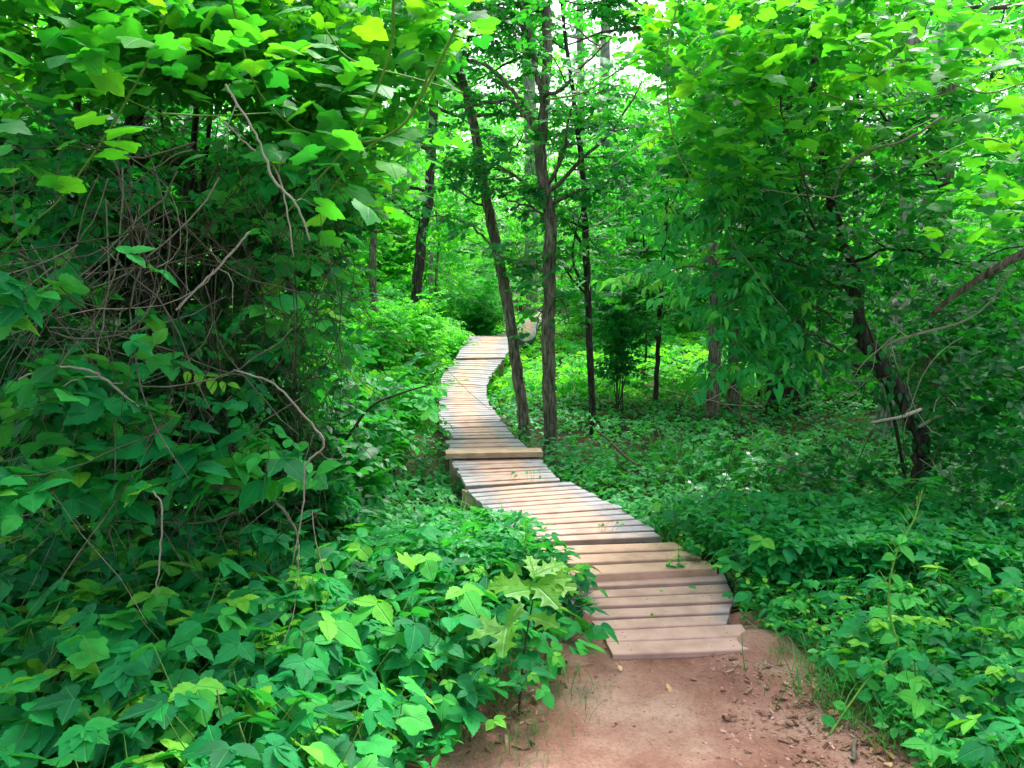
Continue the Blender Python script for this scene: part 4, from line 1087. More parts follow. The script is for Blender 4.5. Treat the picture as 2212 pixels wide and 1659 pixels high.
lob = [leaf_proto(0.42, 12, 0.10, 0.6, GRAPE, 'lobed_leaf_plant'), leaf_proto(0.34, 10, 0.11, 0.45, GRAPE, 'lobed_leaf_plant')]
pal = [leaf_proto(0.45, 8, 0.12, 0.5, [palmate(), palmate()], 'five_leaflet_creeper'), leaf_proto(0.36, 7, 0.13, 0.62, [palmate(), palmate()], 'five_leaflet_creeper')]
place(cre, bank_left(165, (1.7, 4.6), 0.16, 1.0), 'three-leaflet creeper plant in the thick leafy bank left of the dirt path', 'creeper plants in the left bank')
place(weeds, bank_left(34, (1.7, 3.4), 0.10, 0.8), 'small opposite-leaved weed among the creepers left of the dirt path', 'small weeds in the left bank')
def bank_right(n, yr, pad, hs):
    out = []; tries = 0
    while len(out) < n and tries < 20000:
        tries += 1
        y = R.uniform(*yr); x = R.uniform(0.9, 0.62 * y + 0.4)
        if x < path_mid(y) + path_half(y) + pad + 0.12 * noise2(x, y, 3): continue
        if any((x - a) ** 2 + (y - b) ** 2 < 0.014 for a, b, _ in out): continue
        out.append((x, y, hs * R.uniform(0.75, 1.2)))
    return out
place(cre, bank_right(70, (2.2, 5.6), 0.06, 0.72), 'three-leaflet creeper plant in the low leafy bank right of the dirt path', 'creeper plants in the right bank')
place(weeds, bank_right(60, (2.2, 5.4), -0.05, 0.6), 'bright small-leaved weed in the bank right of the dirt path', 'small weeds in the right bank')
place(cre, [(*atz(x, y, 0)[:2], sc) for x, y, sc in [(1215, 1400, .8), (1170, 1470, .8), (1225, 1350, .75), (1120, 1500, .85), (1180, 1400, .9), (1080, 1560, .8), (1150, 1345, .9), (1010, 1600, .8), (1240, 1300, .6), (1120, 1420, 1.0), (1060, 1480, 1.0), (1190, 1300, .7)]],
      'three-leaflet creeper plant overhanging the left side of the near deck', 'creeper plants at the left side of the near deck')
place(weeds + cre[3:4], [(*atz(x, y, 0)[:2], sc) for x, y, sc in [(1625, 1310, .5), (1650, 1340, .5), (1680, 1380, .5), (1635, 1270, .55), (1610, 1235, .5), (1700, 1345, .6), (1720, 1400, .5), (1670, 1300, .6), (1660, 1240, .6), (1590, 1200, .45), (1604, 1318, .38), (1600, 1285, .4), (1612, 1352, .38), (1580, 1235, .4), (1640, 1375, .35)]],
      'small bright plant crowding the right end of the first planks', 'plants at the right end of the first planks')
place(lob, bank_left(20, (1.8, 4.4), 0.2, 1.05), 'plant with broad toothed lobed leaves among the creepers left of the dirt path', 'lobed-leaf plants in the left bank')
place(pal, bank_left(22, (1.8, 4.4), 0.2, 1.0), 'creeper with fans of five leaflets in the leafy bank left of the dirt path', 'five-leaflet creepers in the left bank')
place(pal, bank_right(16, (2.4, 5.6), 0.15, 0.75), 'creeper with fans of five leaflets in the bank right of the dirt path', 'five-leaflet creepers in the right bank')
place(lob, bank_right(8, (2.4, 5.0), 0.2, 0.6), 'plant with broad toothed lobed leaves in the bank right of the dirt path', 'lobed-leaf plants in the right bank')
kill(lob); kill(pal)
kill(cre); kill(weeds)

# oak seedling with lime green lobed leaves
p = atz(1120, 1530, 0.03)
oak = thing('oak_seedling', 'young oak seedling with lime green lobed leaves overhanging the left deck edge', 'plant', tuple(p))
GL, GS = Geo(), Geo()
stalk(GS, (0, 0, -0.03), at(1155, 1275, p[1]) - p, 0.005, 0.1, 0.01); stalk(GS, at(1150, 1400, p[1]) - p, at(1100, 1395, p[1] - .06) - p, 0.003, 0.1, 0.02)
for (x, y, a, s, tn) in [(1162, 1300, 2.9, 0.150, .6), (1164, 1290, 0.9, 0.120, .8), (1158, 1305, -0.4, 0.135, .7), (1160, 1285, 1.7, 0.10, .95), (1160, 1312, -2.2, 0.12, .5), (1166, 1300, 0.3, .10, .9), (1156, 1300, -1.2, .13, .4),
                         (1102, 1395, 2.6, 0.140, .4), (1104, 1392, -1.7, 0.13, .3), (1100, 1390, 1.2, 0.10, .5), (1106, 1398, -2.7, .12, .3), (1150, 1370, -.9, .11, .3)]:
    q = at(x - 8, y - 38, p[1] - (.05 if x < 1120 else 0)) - p
    scatter(GL, OAK[0], [q + R.normal(0, .008, 3)], np.array([[R.normal(0, .3) - math.cos(a) * .2, -0.55 + R.normal(0, .3), 1.0]]), np.array([[math.cos(a), math.sin(a) * 0.8, R.normal(.15, .25)]]), s * 1.3, tn)
GS.build('stem', M['twig'], oak); GL.build('leaves', M['oak'], oak)

# a pointed-leaf weed in front of the deck edge, left
def lance_weed(x, y, Y_, label):
    top = at(x, y, Y_); base = top.copy(); base[2] = float(ground_z(base[0], base[1]))
    r_ = thing('lance_leaved_weed', label, 'plant', tuple(base))
    GL, GS = Geo(), Geo(); h = top[2] - base[2]
    stalk(GS, (0, 0, -0.05), (0, 0, h), 0.004, 0.8, 0.01)
    for k in range(22):
        t = 0.3 + 0.7 * k / 22; a = k * 2.4
        scatter(GL, LEAF_LANCE[0], [np.array([0, 0, h * t])], np.array([[-math.cos(a) * (0.2 + t), -math.sin(a) * (0.2 + t), 1.0]]), np.array([[math.cos(a), math.sin(a), 0.1 + 1.2 * t * t]]), 0.13 * (1.15 - 0.6 * t), 0.55 + 0.3 * t)
    GS.build('stem', M['stem'], r_); GL.build('leaves', M['fore'], r_)
lance_weed(1135, 1130, 4.25, 'upright weed with a star of narrow leaves in front of the left deck edge')
lance_weed(1312, 960, 8.5, 'single tall narrow-leaved weed standing right of the middle deck')

# tall seed-pod weed right
def pod_weed():
    pts = pxpath([(1985, 1640, 8), (1955, 1450, 7), (1920, 1310, 7), (1935, 1200, 5), (1975, 1120, 4), (1992, 1060, 3)][:6], 3.4, 3.6)
    b = pts[0, :3].copy(); b[2] = float(ground_z(b[0], b[1]))
    r_ = thing('seed_pod_weed', 'tall thin weed with upright green seed pods rising from the right bank', 'plant', tuple(b))
    S = smooth(pts, 8); GS, GL = Geo(), Geo()
    tube(GS, S[:, :3] - b, S[:, 3] * 0.8, 6, 0.9)
    for k in range(18):
        i = int(len(S) * (0.45 + 0.53 * k / 18)); a = R.uniform(0, 6.28)
        d = np.array([math.cos(a) * 0.6, math.sin(a) * 0.6, 0.8])
        pts_ = np.array([S[i, :3] - b + d * t for t in (0, 0.03, 0.07)])
        tube(GS, pts_, [0.0015, 0.0018, 0.001], 4, 0.95)
    for k in range(12):
        i = int(len(S) * (0.1 + 0.65 * k / 12)); a = R.uniform(0, 6.28)
        scatter(GL, LEAF_MED[0], [S[i, :3] - b], np.array([[0.2, -0.5, 1.0]]), np.array([[math.cos(a), math.sin(a), 0]]), R.uniform(0.06, 0.1), 0.8)
    GS.build('stem', M['stem'], r_); GL.build('leaves', M['fore'], r_)
pod_weed()
# low trailing runner with a few heart leaves across the path edge
P = pxpath([(1960, 1395, 5), (1890, 1450, 5), (1830, 1530, 5), (1790, 1590, 4)], 3.3, 3.1)
o0 = P[0, :3].copy(); rr_ = thing('vine_runner', 'thin green runner with small pale leaves leaning out over the dirt path edge', 'vine', tuple(o0))
S = smooth(P, 6); GS, GL = Geo(), Geo(); tube(GS, S[:, :3] - o0, S[:, 3], 5, 0.9)
for k in range(9):
    scatter(GL, LEAF_ROUND[0], [S[int(k / 9 * (len(S) - 1)), :3] - o0], np.array([[R.normal(0, .4), -0.5, 0.8]]), np.array([[R.normal(0, 1), R.normal(0, .4), R.normal(0, .5)]]), R.uniform(.04, .07), R.uniform(.4, .9))
GS.build('stem', M['stem'], rr_); GL.build('leaves', M['fore'], rr_)

# shrubs: middle left, reaching over the deck
def shrub(name, label, x, y, Y_, wpx, hpx, n, size, tint, tpls, mat, depth=0.5, group=None):
    c = at(x, y, Y_); b = c.copy(); b[2] = float(ground_z(b[0], b[1]))
    r_ = thing(name, label, 'shrub', tuple(b), group)
    GS, GL = Geo(), Geo()
    rx, rz = wpx * Y_ / F, hpx * Y_ / F
    top = c[2] + rz - b[2]
    for k in range(max(6, n // 40)):
        a = R.uniform(0, 6.28); q = R.uniform(0.2, 1)
        e = np.array([math.cos(a) * rx * q, math.sin(a) * depth * q, top * R.uniform(0.55, 0.98)])
        S = smooth(np.array([[R.normal(0, .04), R.normal(0, .04), -0.1], e * 0.5 + np.array([0, 0, 0.1 * top]), e]), 5)
        tube(GS, S, np.linspace(0.009, 0.002, len(S)) * max(1, rx), 5, 0.2)
        sprays_on(GL, None, S, tpls, size, tint, n // max(6, n // 40), 0.12 * max(1, rx), 0.35)
    GS.build('stem', M['twig'], r_); GL.build('leaves', M[mat], r_)
    return r_
shrub('leafy_shrub', 'bushy shrub reaching pale leaf sprays over the left edge of the middle deck', 740, 870, 5.6, 140, 105, 400, 0.075, 0.5, SPR_MED, 'mid', 0.5)
shrub('leafy_shrub', 'darker shrub between the vine thicket and the pale-sprayed shrub', 660, 960, 5.0, 110, 110, 330, 0.07, 0.3, SPR_MED, 'mid', 0.4)
shrub('leafy_shrub', 'light green bush hiding the foot of the crooked dark trunk', 905, 680, 15.0, 90, 62, 520, 0.09, 0.75, SPR_LOW, 'far', 0.8)
shrub('leafy_shrub', 'light green bush below the straight grey trunk beside the thicket', 800, 690, 14.0, 85, 70, 480, 0.09, 0.6, SPR_LOW, 'far', 0.8)
shrub('leafy_shrub', 'low pale bush just left of the deck crest', 968, 705, 17.2, 42, 34, 260, 0.085, 0.85, SPR_LOW, 'far', 0.6)
shrub('leafy_shrub', 'low rounded shrub left of the curve in the far deck', 830, 790, 9.0, 110, 50, 420, 0.07, 0.7, SPR_LOW, 'far', 0.7)
shrub('leafy_shrub', 'grey-green rounded shrub just behind the crest of the deck', 1030, 640, 20.5, 85, 60, 900, 0.075, 0.1, SPR_LOW, 'far', 1.0)
shrub('leafy_shrub', 'small leafy shrub between the slim tree and the shady trunks', 1340, 640, 13, 70, 110, 330, 0.085, 0.35, SPR_MED, 'mid', 0.6)
# long twig from the shrub with leaves over the deck
P = pxpath([(740, 960, 7), (800, 880, 6), (865, 850, 5), (925, 832, 3)], 4.9, 4.7)
o0 = P[0, :3].copy(); ot = thing('leafy_branch', 'leafy twig of oval pale leaves reaching out in front of the deck bend', 'branch', tuple(o0))
S = smooth(P, 6); GS, GL = Geo(), Geo(); tube(GS, S[:, :3] - o0, S[:, 3], 5, 0.3)
sprays_on(GL, None, S[:, :3] - o0, [SPR_MED[2], SPR_MED[0]], 0.07, 0.6, 9, 0.05, 0.2)
GS.build('stem', M['twig'], ot); GL.build('leaves', M['fore'], ot)

# white-flowered bramble plants on the right, and white blossom left of the far deck
def bramble_proto(h=0.6):
    root = thing('flowering_bramble', 'x', 'plant', (0, 0, -50))
    GL, GS, GF = Geo(), Geo(), Geo()
    for k in range(7):
        a = R.uniform(0, 6.28); e = np.array([math.cos(a) * 0.3, math.sin(a) * 0.3, h * R.uniform(.6, 1)])
        S = smooth(np.array([[0, 0, -.1], e * 0.6 + [0, 0, .1], e]), 6); tube(GS, S, np.linspace(.004, .002, len(S)), 5, 0.4)
        sprays_on(GL, None, S, TRI_LOW, 0.075, 0.55, 9, 0.05, 0.3)
        for _ in range(3 if k < 4 else 0):
            c = e + R.normal(0, 0.04, 3) + [0, 0, .02]; GF = Geo()
            for j in range(5):
                b = j * 1.257
                scatter(GF, LEAF_ROUND[0], [c], np.array([[math.cos(b) * -.3, -0.6 + math.sin(b) * -.3, 1.]]), np.array([[math.cos(b), math.sin(b), 0.2]]), 0.018, 0.7)
            GF.build('flower', M['petal'], root)
    GS.build('stem', M['stem'], root); GL.build('leaves', M['cover'], root)
    return root
br = [bramble_proto(0.65), bramble_proto(0.5)]
spots_ = []
for (x, y, Y_) in [(1600, 930, 9.0), (1640, 960, 8.5), (1560, 990, 8.0), (1700, 960, 8.6), (1720, 1010, 7.6), (1590, 1040, 7.2), (1860, 1170, 5.6), (2140, 1010, 6.4), (1500, 960, 9.2), (2100, 1090, 6.0)]:
    q = at(x, y, Y_); spots_.append((q[0], q[1], R.uniform(0.85, 1.2)))
place(br, spots_, 'white-flowered bramble in the shady undergrowth on the right', 'white-flowered brambles on the right')
spots_ = []
for (x, Y_) in [(900, 14), (930, 15.5), (960, 17), (985, 18.5), (880, 12.5), (1000, 19.5), (850, 13.5)]:
    q = at(x, 800, Y_); spots_.append((q[0], q[1], R.uniform(0.9, 1.4)))
place(br, spots_, 'white-blossomed bramble left of the far deck below the crest', 'white-blossomed brambles left of the far deck')
kill(br)

# ================================================================== undergrowth (nobody could count it)
def cover(name, n, yr, xr, size, hmax, tint, tpls, mat='cover', dens_near=1.6, holes=0.0):
    y = yr[0] + (yr[1] - yr[0]) * R.random(n) ** dens_near
    x = xr[0](y) + (xr[1](y) - xr[0](y)) * R.random(n)
    hm = hmax * (0.45 + 0.55 * (0.5 + 0.5 * noise2(x, y, 1.5))) 
    gz = ground_z(x, y)
    z = gz + hm * R.random(n) ** 0.45
    keep = ~deck_mask(x, y, z, 0.06) & ~path_mask(x, y, 0.06 if holes == 0 else holes)
    xc_, zc_, h_ = np.interp(y, DS_y, DS_x), np.interp(y, DS_y, DS_z), np.interp(y, DS_y, DS_h)
    keep &= ~((np.abs(x - xc_) < h_ + 0.25 + 0.05 * y) & (z > zc_ - 0.04 - 0.003 * y) & (y < DS_y[-1]) & (y > 6.5))
    x, y, z = x[keep], y[keep], z[keep]
    G = Geo()
    tn = np.clip(tint + 0.18 * noise2(x, y, 0.9) + R.normal(0, 0.14, len(x)), 0, 1)
    scatter_mix(G, tpls, np.stack([x, y, z], 1), 0.42, size * R.uniform(0.6, 1.25, len(x)) * (1 + np.clip(y - 12, 0, 20) * 0.02), tn, 0.08)
    return G, (x, y, z)
half = lambda k, c=0.3: (lambda y: k * y * 0.62 + c * k)
deckx = lambda y: np.interp(y, DS_y, DS_x)
G, _ = cover('u', 17000, (4.4, 15), (deckx, half(1)), 0.062, 0.42, 0.45, TRI_LOW)
tag(G.build('undergrowth', M['cover']), 'low leafy undergrowth covering the shaded forest floor right of the boardwalk', 'undergrowth', kind='stuff')
G, _ = cover('u', 15000, (4.2, 15), (half(-1), deckx), 0.062, 0.42, 0.5, TRI_LOW)
tag(G.build('undergrowth', M['cover']), 'bright leafy undergrowth covering the ground left of the boardwalk', 'undergrowth', kind='stuff')
G, _ = cover('u', 20000, (14, 46), (half(-1, 2), half(1, 2)), 0.10, 0.7, 0.75, [SPR_LOW[2], SPR_LOW[0]], dens_near=1.3)
tag(G.build('undergrowth', M['far']), 'sunny green undergrowth spreading between the far trees', 'undergrowth', kind='stuff')
# low seedlings thickening the base of both banks near the path
G, _ = cover('u', 5200, (1.6, 5.2), (lambda y: -0.62 * y - 0.3, lambda y: path_mid(y) - path_half(y)), 0.05, 0.22, 0.45, TRI_LOW + [SPR_LOW[2]], holes=-0.02)
tag(G.build('undergrowth', M['cover']), 'small seedlings under the creeper bank left of the dirt path', 'undergrowth', kind='stuff')
G, _ = cover('u', 4200, (2.0, 5.4), (lambda y: path_mid(y) + path_half(y), lambda y: 0.62 * y + 0.4), 0.045, 0.2, 0.6, TRI_LOW + [SPR_LOW[2]], holes=-0.02)
tag(G.build('undergrowth', M['cover']), 'small bright seedlings under the bank right of the dirt path', 'undergrowth', kind='stuff')

# grass
def blade():
    V, L = [], []
    for i in range(6):
        t = i / 5; wd = 0.012 * (1 - t ** 2) + 0.0005
        y = 0.55 * t * t; z = t - 0.25 * t * t
        V += [(-wd, y, z), (wd, y, z)]; L += [(-wd, t, 0), (wd, t, 0)]
    F4 = [(2 * i, 2 * i + 1, 2 * i + 3, 2 * i + 2) for i in range(5)]
    return (np.array(V), None, np.array(F4), np.array(L, float), np.zeros(12))
BL = blade()
def grass(n, pts, sp, h, label):
    G = Geo()
    c = np.array(pts)[R.integers(len(pts), size=n)]
    x = c[:, 0] + R.normal(0, sp, n); y = c[:, 1] + R.normal(0, sp, n)
    ok = ~deck_mask(x, y, np.full(n, 1.0), 0.05)
    x, y = x[ok], y[ok]; n = len(x)
    a = R.uniform(0, 6.28, n)
    f = np.stack([np.cos(a), np.sin(a), np.zeros(n)], 1)
    nr = np.stack([R.normal(0, .2, n), R.normal(0, .2, n), np.ones(n)], 1)
    scatter(G, BL, np.stack([x, y, ground_z(x, y)], 1), nr, f, h * R.uniform(0.5, 1.3, n), np.clip(R.normal(.5, .2, n), 0, 1))
    tag(G.build('grass', M['grass']), label, 'grass', kind='stuff')
gp = [tuple(atz(x, y, 0)[:2]) for x, y in [(1760, 1480), (1800, 1500), (1850, 1540), (1900, 1560), (1950, 1600), (1820, 1440), (1880, 1480), (2000, 1620), (1700, 1420), (1940, 1500)]]
grass(800, gp, 0.10, 0.19, 'tufts of fine grass at the right edge of the dirt path')
gp = [tuple(atz(x, y, 0)[:2]) for x, y in [(1230, 1480), (1180, 1540), (1060, 1600), (950, 1640), (850, 1640), (1130, 1620), (420, 1640)]]
grass(420, gp, 0.09, 0.12, 'sparse grass blades at the left edge of the dirt path')
gp = [(R.uniform(1.2, 5), R.uniform(6, 10)) for _ in range(30)] + [(0.2, 5.2), (-0.4, 6.2), (-0.5, 6.5)]
grass(2200, gp, 0.16, 0.45, 'taller grass blades mixed in the undergrowth right of the deck')

# ================================================================== gravel, chips, litter
def pebble_tpl():
    import itertools
    V = np.array([(1, 0, 0), (-1, 0, 0), (0, 1, 0), (0, -1, 0), (0, 0, 1), (0, 0, -1), (.7, .7, .2), (-.7, .6, .3), (.6, -.7, .3), (-.6, -.7, .2)], float)
    V = V * R.uniform(0.75, 1.2, (len(V), 1)) * np.array([1, 0.8, 0.55])
    F3 = [(4, 0, 6), (4, 6, 2), (4, 2, 7), (4, 7, 1), (4, 1, 9), (4, 9, 3), (4, 3, 8), (4, 8, 0), (5, 6, 0), (5, 2, 6), (5, 7, 2), (5, 1, 7), (5, 9, 1), (5, 3, 9), (5, 8, 3), (5, 0, 8)]
    return (V, np.array(F3), None, np.zeros((10, 3)), np.zeros(10))
def dirt_top(x, y):
    return ground_z(x, y) + 0.014 + 0.006 * noise2(x, y, 5) - 0.05 * sstep(3.85, 4.3, y)
G = Geo()
n = 9000
y = R.uniform(1.6, 4.1, n); u = np.where(R.random(n) < 0.7, R.normal(0.75, 0.3, n), R.uniform(-1.1, 1.1, n)); x = path_mid(y) + u * path_half(y)
k = (np.abs(u) < 1.25) & ~((y > 3.75) & (x > 0.35) & (x < 1.15))
x, y = x[k], y[k]; n = len(x)
s = np.exp(R.normal(-5.3, 0.5, n))
nr, f = rnd_frames(n, 0.3)
for tp in [pebble_tpl() for _ in range(3)]:
    m = R.integers(3, size=n) == 0
    scatter(G, tp, np.stack([x, y, dirt_top(x, y) + s * 0.2], 1)[m], nr[m], f[m], s[m], np.clip(R.normal(.5, .2, m.sum()), 0, 1))
tag(G.build('gravel', M['stone'], smooth=False), 'reddish crumbs and small stones strewn over the dirt path', 'gravel', kind='stuff')
def chip_tpl():
    V = np.array([(x, y, z) for z in (-.12, .12) for x, y in ((-.28, -1), (.3, -.9), (.22, 1.0), (-.3, .85))], float)
    return (V, None, np.array([(0, 3, 2, 1), (4, 5, 6, 7), (0, 1, 5, 4), (1, 2, 6, 5), (2, 3, 7, 6), (3, 0, 4, 7)]), np.zeros((8, 3)), np.zeros(8))
G = Geo(); CT = chip_tpl()
n = 2600
y = R.uniform(1.8, 4.1, n); sgn = np.where(R.random(n) < 0.8, 1, -1)
x = path_mid(y) + sgn * path_half(y) * R.normal(0.98, 0.24, n)
nr, f = rnd_frames(n, 0.3)
scatter(G, CT, np.stack([x, y, ground_z(x, y) + 0.022], 1), nr, f, np.exp(R.normal(-4.5, 0.45, n)), np.clip(R.normal(.5, .25, n), 0, 1))
tag(G.build('wood_chips', M['chip'], smooth=False), 'broken bark and wood chips along the edges of the dirt path', 'wood chips', kind='stuff')
G = Geo(); n = 420
y = R.uniform(1.8, 4.4, n); sgn = np.where(R.random(n) < 0.6, 1, -1)
x = path_mid(y) + sgn * path_half(y) * R.normal(1.15, 0.2, n)
ok = ~deck_mask(x, y, np.full(n, 1.), 0.02); x, y = x[ok], y[ok]; n = len(x)
nr, f = rnd_frames(n, 0.5)
scatter(G, LEAF_MED[0], np.stack([x, y, ground_z(x, y) + 0.03], 1), nr, f, R.uniform(.02, .06, n), np.clip(R.normal(.5, .25, n), 0, 1))
for _ in range(140):
    yy_ = R.uniform(1.9, 4.3); xx_ = path_mid(yy_) + (1 if R.random() < .6 else -1) * path_half(yy_) * R.normal(1.1, 0.2)
    a = R.uniform(0, 6.28); l = R.uniform(.04, .22)
    z_ = float(ground_z(xx_, yy_)) + 0.026
    tube(G, np.array([[xx_, yy_, z_], [xx_ + math.cos(a) * l * .5, yy_ + math.sin(a) * l * .5, z_ + .006], [xx_ + math.cos(a + .2) * l, yy_ + math.sin(a + .2) * l, z_]]), R.uniform(.001, .003), 4, R.uniform(.2, .8))
tag(G.build('leaf_litter', M['dead']), 'dead leaves and twigs littering the path edges', 'litter', kind='stuff')
# countable bits on the path and on the deck
def bit(name, label, cat, x, y, z, mat, mk, zoff=0.02):
    q = atz(x, y, z); G = Geo(); mk(G)
    o = G.build(name, mat); o.location = (q[0], q[1], (float(dirt_top(q[0], q[1])) if z < 0.02 else z) + zoff)
    tag(o, label, cat)
def mkstick(l, r, a):
    def f(G):
        pts = np.array([[math.cos(a) * l * t, math.sin(a) * l * t, 0.004 * math.sin(t * 5)] for t in np.linspace(-.5, .5, 6)])
        pts[1:-1] += R.normal(0, r * 0.5, (4, 3)); tube(G, pts, [r, r * 1.1, r, r * .95, r * .8, r * .6], 8, 0.6, 0.1)
    return f
def mkleaf(s, tp=None, tn=0.6):
    return lambda G: scatter(G, tp or LEAF_BIG[0], [np.zeros(3)], np.array([[.2, -.2, 1.]]), np.array([[R.normal(), R.normal(), 0]]), s, tn)
bit('bark_piece', 'stubby pale piece of bark lying in the middle of the dirt path', 'bark', 1577, 1555, 0, M['chip'], mkstick(0.055, 0.010, 0.1))
bit('twig', 'short dark twig on the dirt near the deck', 'twig', 1580, 1447, 0, M['twig'], mkstick(0.05, 0.002, -0.6))
bit('stick', 'knobbly stick lying at the bottom right of the dirt path', 'stick', 1845, 1625, 0, M['twig'], mkstick(0.16, 0.008, 1.1))
bit('dead_leaf', 'curled pale brown leaf on the dirt path', 'leaf', 1440, 1482, 0, M['dead'], mkleaf(0.055, OAK[0], 0.8))
bit('dead_leaf', 'small pale dry leaf beside the left corner of the deck', 'leaf', 1338, 1442, 0, M['dead'], mkleaf(0.035, None, 1.0))
bit('dead_leaf', 'tan dry leaf among the chips right of the path', 'leaf', 1690, 1480, 0, M['dead'], mkleaf(0.06, OAK[0], 0.8))
bit('fallen_leaf', 'green fallen leaf on a near grey plank', 'leaf', 1505, 1273, 0.045, M['fore'], mkleaf(0.05, None, 0.7), 0.006)
bit('fallen_leaf', 'small green leaf scrap on the plank nearer than the thick tan ones', 'leaf', 1425, 1280, 0.045, M['fore'], mkleaf(0.035, None, 0.9), 0.006)
bit('fallen_leaf', 'yellow-green leaf scrap in a plank gap near the path', 'leaf', 1410, 1328, 0.045, M['oak'], mkleaf(0.03, None, 0.5), 0.006)
bit('fallen_leaf', 'pointed green leaf against the first thick tan plank', 'leaf', 1310, 1243, 0.045, M['fore'], mkleaf(0.06, LEAF_LANCE[0], 0.8), 0.006)
# sprigs growing up through the plank gaps
def sprig(x, y, z, label, s=0.05, n=6):
    q = atz(x, y, z); r_ = thing('sprig', label, 'plant', tuple(q)); GL, GS = Geo(), Geo()
    for k in range(n):
        e = np.array([R.normal(0, s * 1.2), R.normal(0, .01), R.uniform(.01, s * 1.3)])
        stalk(GS, (e[0] * .6, 0, -0.05), e, 0.0012, 0.7)
        scatter(GL, LEAF_MED[0], [e], np.array([[R.normal(0, .4), -.4, 1]]), np.array([[R.normal(), R.normal(0, .5), 0]]), s * R.uniform(.4, .9), R.uniform(.3, .8))
    GS.build('stem', M['stem'], r_); GL.build('leaves', M['fore'], r_)
sprig(1300, 1144, 0.03, 'small green sprig growing through a gap of the middle deck')
sprig(1150, 1036, 0.01, 'reddish green sprig growing in the joint before the cross board', 0.06, 8)

# ================================================================== background wood
def wood_proto(name, h, spread, nb, size, dens, tint, zlo, mat='far', bark='bark', tr=0.12):
    root = thing(name, 'x', 'tree', (0, 0, -50))
    TG, LG = Geo(), Geo()
    t = np.linspace(0, 1, 9)
    P = np.stack([np.cumsum(R.normal(0, h * 0.012, 9)), np.cumsum(R.normal(0, h * 0.012, 9)), t * h - 0.1], 1)
    tube(TG, P, tr * (1.15 - 0.9 * t), 9, 0.5, 0.04)
    for k in range(nb):
        f = zlo + (1 - zlo) * (k + R.random()) / nb
        i = min(int(f * 8), 7); p0 = P[i] + (P[i + 1] - P[i]) * (f * 8 - i)
        a = k * 2.4 + R.normal(0, .4); L_ = spread * R.uniform(0.6, 1.15) * (1.1 - 0.5 * abs(f - 0.45))
        d = np.array([math.cos(a), math.sin(a), R.uniform(.05, .6)])
        pts = limb(TG, p0, d, L_, tr * 0.3 * (1.1 - f), 7, 0.15, 0.01, 5)
        sprays_on(LG, None, pts, SPR_LOW, size, tint, dens, 0.26 * spread / 2.2, 0.35)
        for _ in range(2):
            q = limb(TG, pts[R.integers(2, 6)], d + R.normal(0, .8, 3) * [1, 1, .4], L_ * .5, tr * 0.12, 5, 0.2, 0, 4)
            sprays_on(LG, None, q, SPR_LOW, size, tint, dens // 2, 0.2 * spread / 2.2, 0.35)
    TG.build('trunk', M[bark], root); LG.build('crown', M[mat], root)
    return root
big = [wood_proto('forest_tree', 13, 3.2, 34, 0.125, 26, 0.55, 0.12), wood_proto('forest_tree', 11, 2.8, 30, 0.125, 26, 0.75, 0.08), wood_proto('forest_tree', 15, 3.4, 30, 0.13, 26, 0.4, 0.22)]
und = [wood_proto('understory_tree', 4.6, 1.9, 22, 0.105, 22, 0.65, 0.08, tr=0.035), wood_proto('understory_tree', 3.6, 1.6, 20, 0.10, 22, 0.8, 0.06, tr=0.03), wood_proto('understory_tree', 5.4, 2.0, 24, 0.105, 22, 0.5, 0.12, tr=0.04)]
def wood(protos, rows, label, group):
    for (x, y, s) in rows:
        dup(protos[R.integers(len(protos))], (x, y, float(ground_z(x, y))), (0, 0, R.uniform(0, 6.28)), s, label, group)
def gapx(x, y):          # the bright opening straight behind the deck
    return abs((x / y) * F + 1106 - 1190) < 190
rows = []
for y in np.arange(27, 66, 4.0):
    w_ = 0.66 * y + 3
    for x in np.arange(-w_, w_, 3.6 + y * 0.05):
        xx, yy_ = x + R.normal(0, 0.9), y + R.normal(0, 0.9)
        if gapx(xx, yy_) and yy_ < 46: continue
        if abs(xx - np.interp(yy_, DS_y, DS_x)) < 1.6 and yy_ < 46: continue
        rows.append((xx, yy_, R.uniform(0.8, 1.15)))
big_rows = [r for k, r in enumerate(rows) if k % 2 == 0]; und_rows = [r for k, r in enumerate(rows) if k % 2]
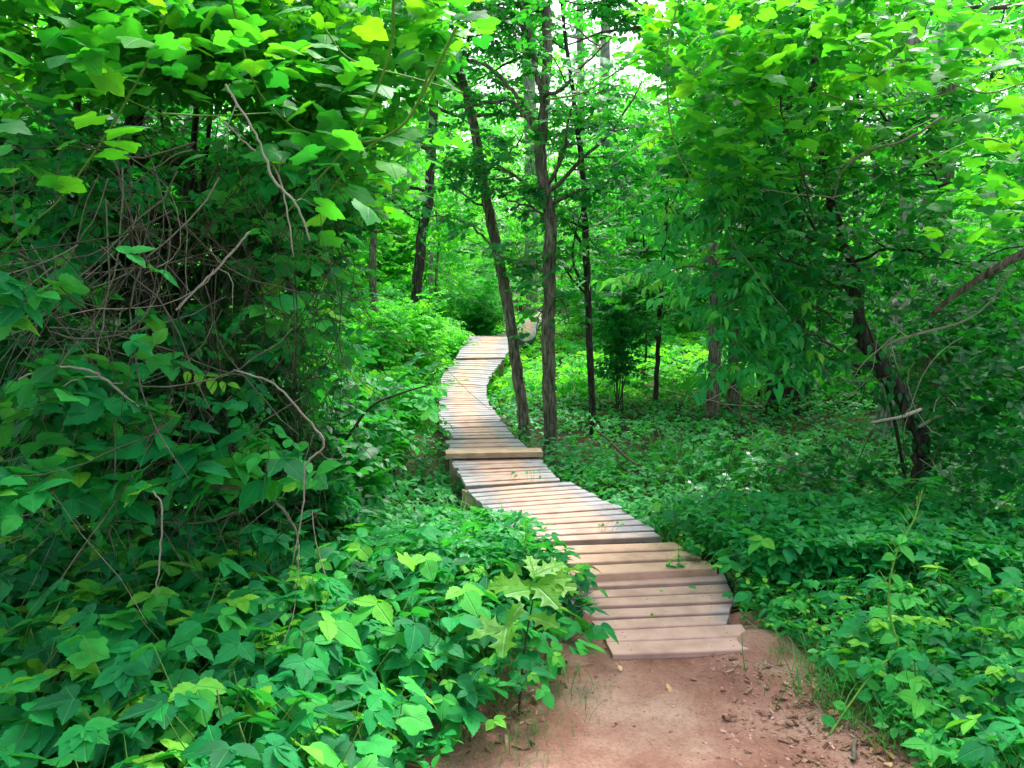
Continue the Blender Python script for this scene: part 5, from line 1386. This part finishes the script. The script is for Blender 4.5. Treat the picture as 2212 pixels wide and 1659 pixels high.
wood(big, big_rows, 'tall leafy tree of the bright green wood behind the boardwalk', 'tall trees of the far wood')
wood(und, und_rows, 'young leafy tree under the tall trees of the far wood', 'young trees of the far wood')
rows = []
for y in np.arange(12, 27, 2.4):
    for sgn in (-1, 1):
        for k in range(3):
            x = sgn * R.uniform(0.20 * y + 0.8, 0.62 * y + 1.5) 
            if sgn > 0 and y < 15 and x < 5: continue
            rows.append((x, y + R.normal(0, .7), R.uniform(0.6, 1.0)))
wood(und, rows, 'thin understory tree in the middle distance beside the slim trunks', 'understory trees in the middle distance')
rows = []
for k in range(30):
    y = R.uniform(24, 50); x = (R.uniform(1010, 1400) - 1106) / F * y
    if abs(x - np.interp(y, DS_y, DS_x)) < 2.2: continue
    rows.append((x, y, R.uniform(0.5, 1.1)))
wood(und, rows, 'small leafy tree in the bright gap beyond the end of the deck', 'small trees in the gap beyond the deck')
rows = [((x - 1106) / F * y, y, sc) for x, y, sc in [(1040, 40, .62), (1120, 46, .66), (1210, 44, .55), (1330, 42, .58), (1400, 38, .62), (1260, 52, .6), (1000, 34, .6)]]
wood(big, rows, 'half-grown leafy tree closing the view below the open sky', 'half-grown trees below the open sky')
wood(big, [((x - 1106) / F * y, y, sc) for x, y, sc in [(1080, 60, 1.0), (1190, 64, 1.05), (1330, 58, .9), (1430, 62, 1.0), (980, 58, 1.0)]], 'distant full-grown tree with its top against the open sky', 'distant trees with their tops against the open sky')
rows = []
for k in range(34):
    y = R.uniform(21, 36); x = (R.choice([R.uniform(560, 960), R.uniform(1330, 2212)]) - 1106) / F * y
    rows.append((x, y, R.uniform(0.8, 1.35)))
wood(und, rows, 'bushy young tree filling the space between the far trunks', 'bushy young trees between the far trunks')
# canopy trees added beside and above the frame to shade the middle distance
wood(big, [(-6.5, 7.5, .8), (-7.5, 12, .8), (7.5, 9.0, .8), (9.5, 13, .85)], 'leafy tree added at the side of the clearing to shade the middle distance', 'trees added at the sides of the clearing for their shade')
kill(big); kill(und)
print('objects', len(bpy.data.objects), 'verts', sum(len(m.vertices) for m in bpy.data.meshes))
